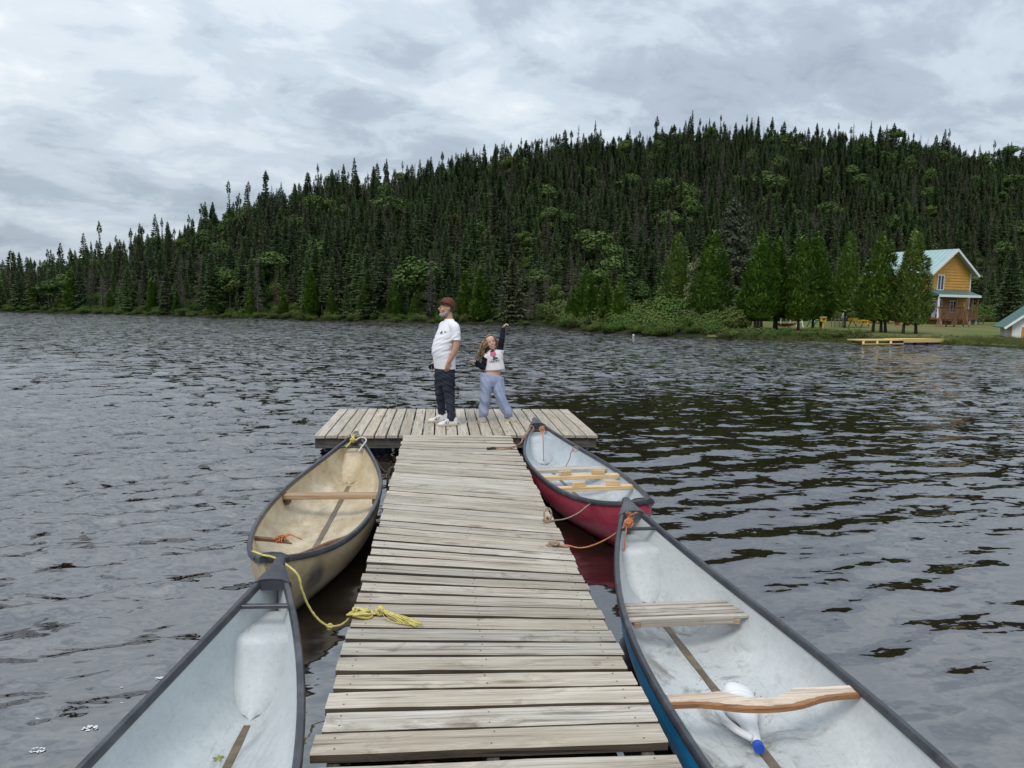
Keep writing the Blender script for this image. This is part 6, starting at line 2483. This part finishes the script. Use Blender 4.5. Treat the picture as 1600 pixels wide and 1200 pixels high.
MB().beam((-.2, .04, .4), (.2, .04, .4), .05, .04).build('crossbar', 'white trim', ch2)
pe = thing('pedal_boat', 'red hulled boat with a white canopy on the lawn', 'boat', (28.4, 61.6, GZL), .1)
mb = MB()
rings = []
for i in range(13):
    u = -1+2*i/12
    w = .42*(1-abs(u)**2.5)+.02
    zk_ = .02+.20*abs(u)**3
    rings.append([(u*1.05, -w, .26+.06*u*u), (u*1.0, -w*.7, zk_+.08), (u*.98, 0, zk_), (u*1.0, w*.7, zk_+.08), (u*1.05, w, .26+.06*u*u)])
mb.loft(rings[::-1])
mb.build('hull', 'red paint', pe, smooth='auto')
MB().bevel_box(-.75, .35, -.4, .4, .72, .84, .04).build('canopy', 'white trim', pe)
for xx in (-.6, .25):
    for yy in (-.3, .3):
        MB().box(xx-.02, xx+.02, yy-.02, yy+.02, .2, .73).build('post', 'white trim', pe)
lb = thing('leaning_board', 'grey board leaning against the trunks under the pine', 'board', (26.5, 67.5, GZL), .0)
MB().beam((-.55, 0, .05), (.35, .25, .95), .75, .05, up=(.3, -1, .3)).build('panel', 'concrete', lb)
MB().beam((.0, .25, 0), (.05, .22, .6), .06, .06, up=(0, 1, 0)).build('prop', 'concrete', lb)
wt_ = thing('garden_table', 'white topped table under the cedar by the cottage', 'table', (43.3, 69.0, GZL))
MB().box(-.65, .65, -.35, .35, .70, .76).build('table_top', 'white trim', wt_)
for xx in (-.55, .55):
    MB().box(xx-.04, xx+.04, -.28, .28, 0, .70).build('leg', 'red paint', wt_)
ub = thing('utility_box', 'pale grey box standing on the lawn below the porch', 'box', (44.9, 69.0, GZL), .2)
MB().bevel_box(-.42, .42, -.3, .3, .0, .62, .03).build('case', 'concrete', ub)
MB().bevel_box(-.45, .45, -.33, .33, .622, .67, .01).build('lid', 'white siding', ub)
bu = thing('buoy', 'small white mooring buoy off the bushy point', 'buoy', (12.3, 48.6, 0))
MB().ball((0, 0, .03), .065, 8).build('float', 'white trim', bu, smooth=True)
MB().sweep([(.03*math.cos(a), 0, .11+.02*math.sin(a)) for a in np.linspace(0, 6.28, 10)], .008, 5).build('ring', 'rusty iron', bu)

# flecks of foam drifting on the near water
mat('foam', (0.72, 0.73, 0.74), 0.6, 0.15, 60.0)
rg = random.Random(12)
fo = MB()
spots = [(-1.80, 3.43, .030), (-1.63, 3.57, .034), (-1.49, 4.08, .028), (-1.92, 3.68, .009), (-1.66, 4.0, .010), (-1.58, 3.8, .008), (-1.75, 3.75, .008), (-.58, 4.02, .010), (-.55, 3.7, .012), (-.60, 3.45, .010), (-.56, 4.6, .010), (1.02, 5.3, .010), (.98, 4.9, .010)]
for (x, yv, s) in spots:
    for k in range(30):
        a, r = rg.uniform(0, 6.28), rg.random()**.6
        px, py = x+math.cos(a)*r*s*1.1, yv+math.sin(a)*r*s*.55
        z = water_z(px, py)
        fo.ball((px, py, z+.0005), s*rg.uniform(.08, .20), 4, 0, (1, 1, .22))
for k in range(45):
    x, yv = rg.uniform(-4.5, -1.5), rg.uniform(2.2, 6.5)
    if rg.random() < .35:
        x, yv = rg.choice((-.57, .97))+rg.uniform(-.05, .05), rg.uniform(3, 6.5)
    fo.ball((x, yv, water_z(x, yv)+.001), rg.uniform(.001, .0028), 4, 0, (1, 1, .5))
o = fo.build('foam', 'foam', None, smooth=True)
tag(o, 'flecks of white foam drifting on the near water', None, None, 'stuff')
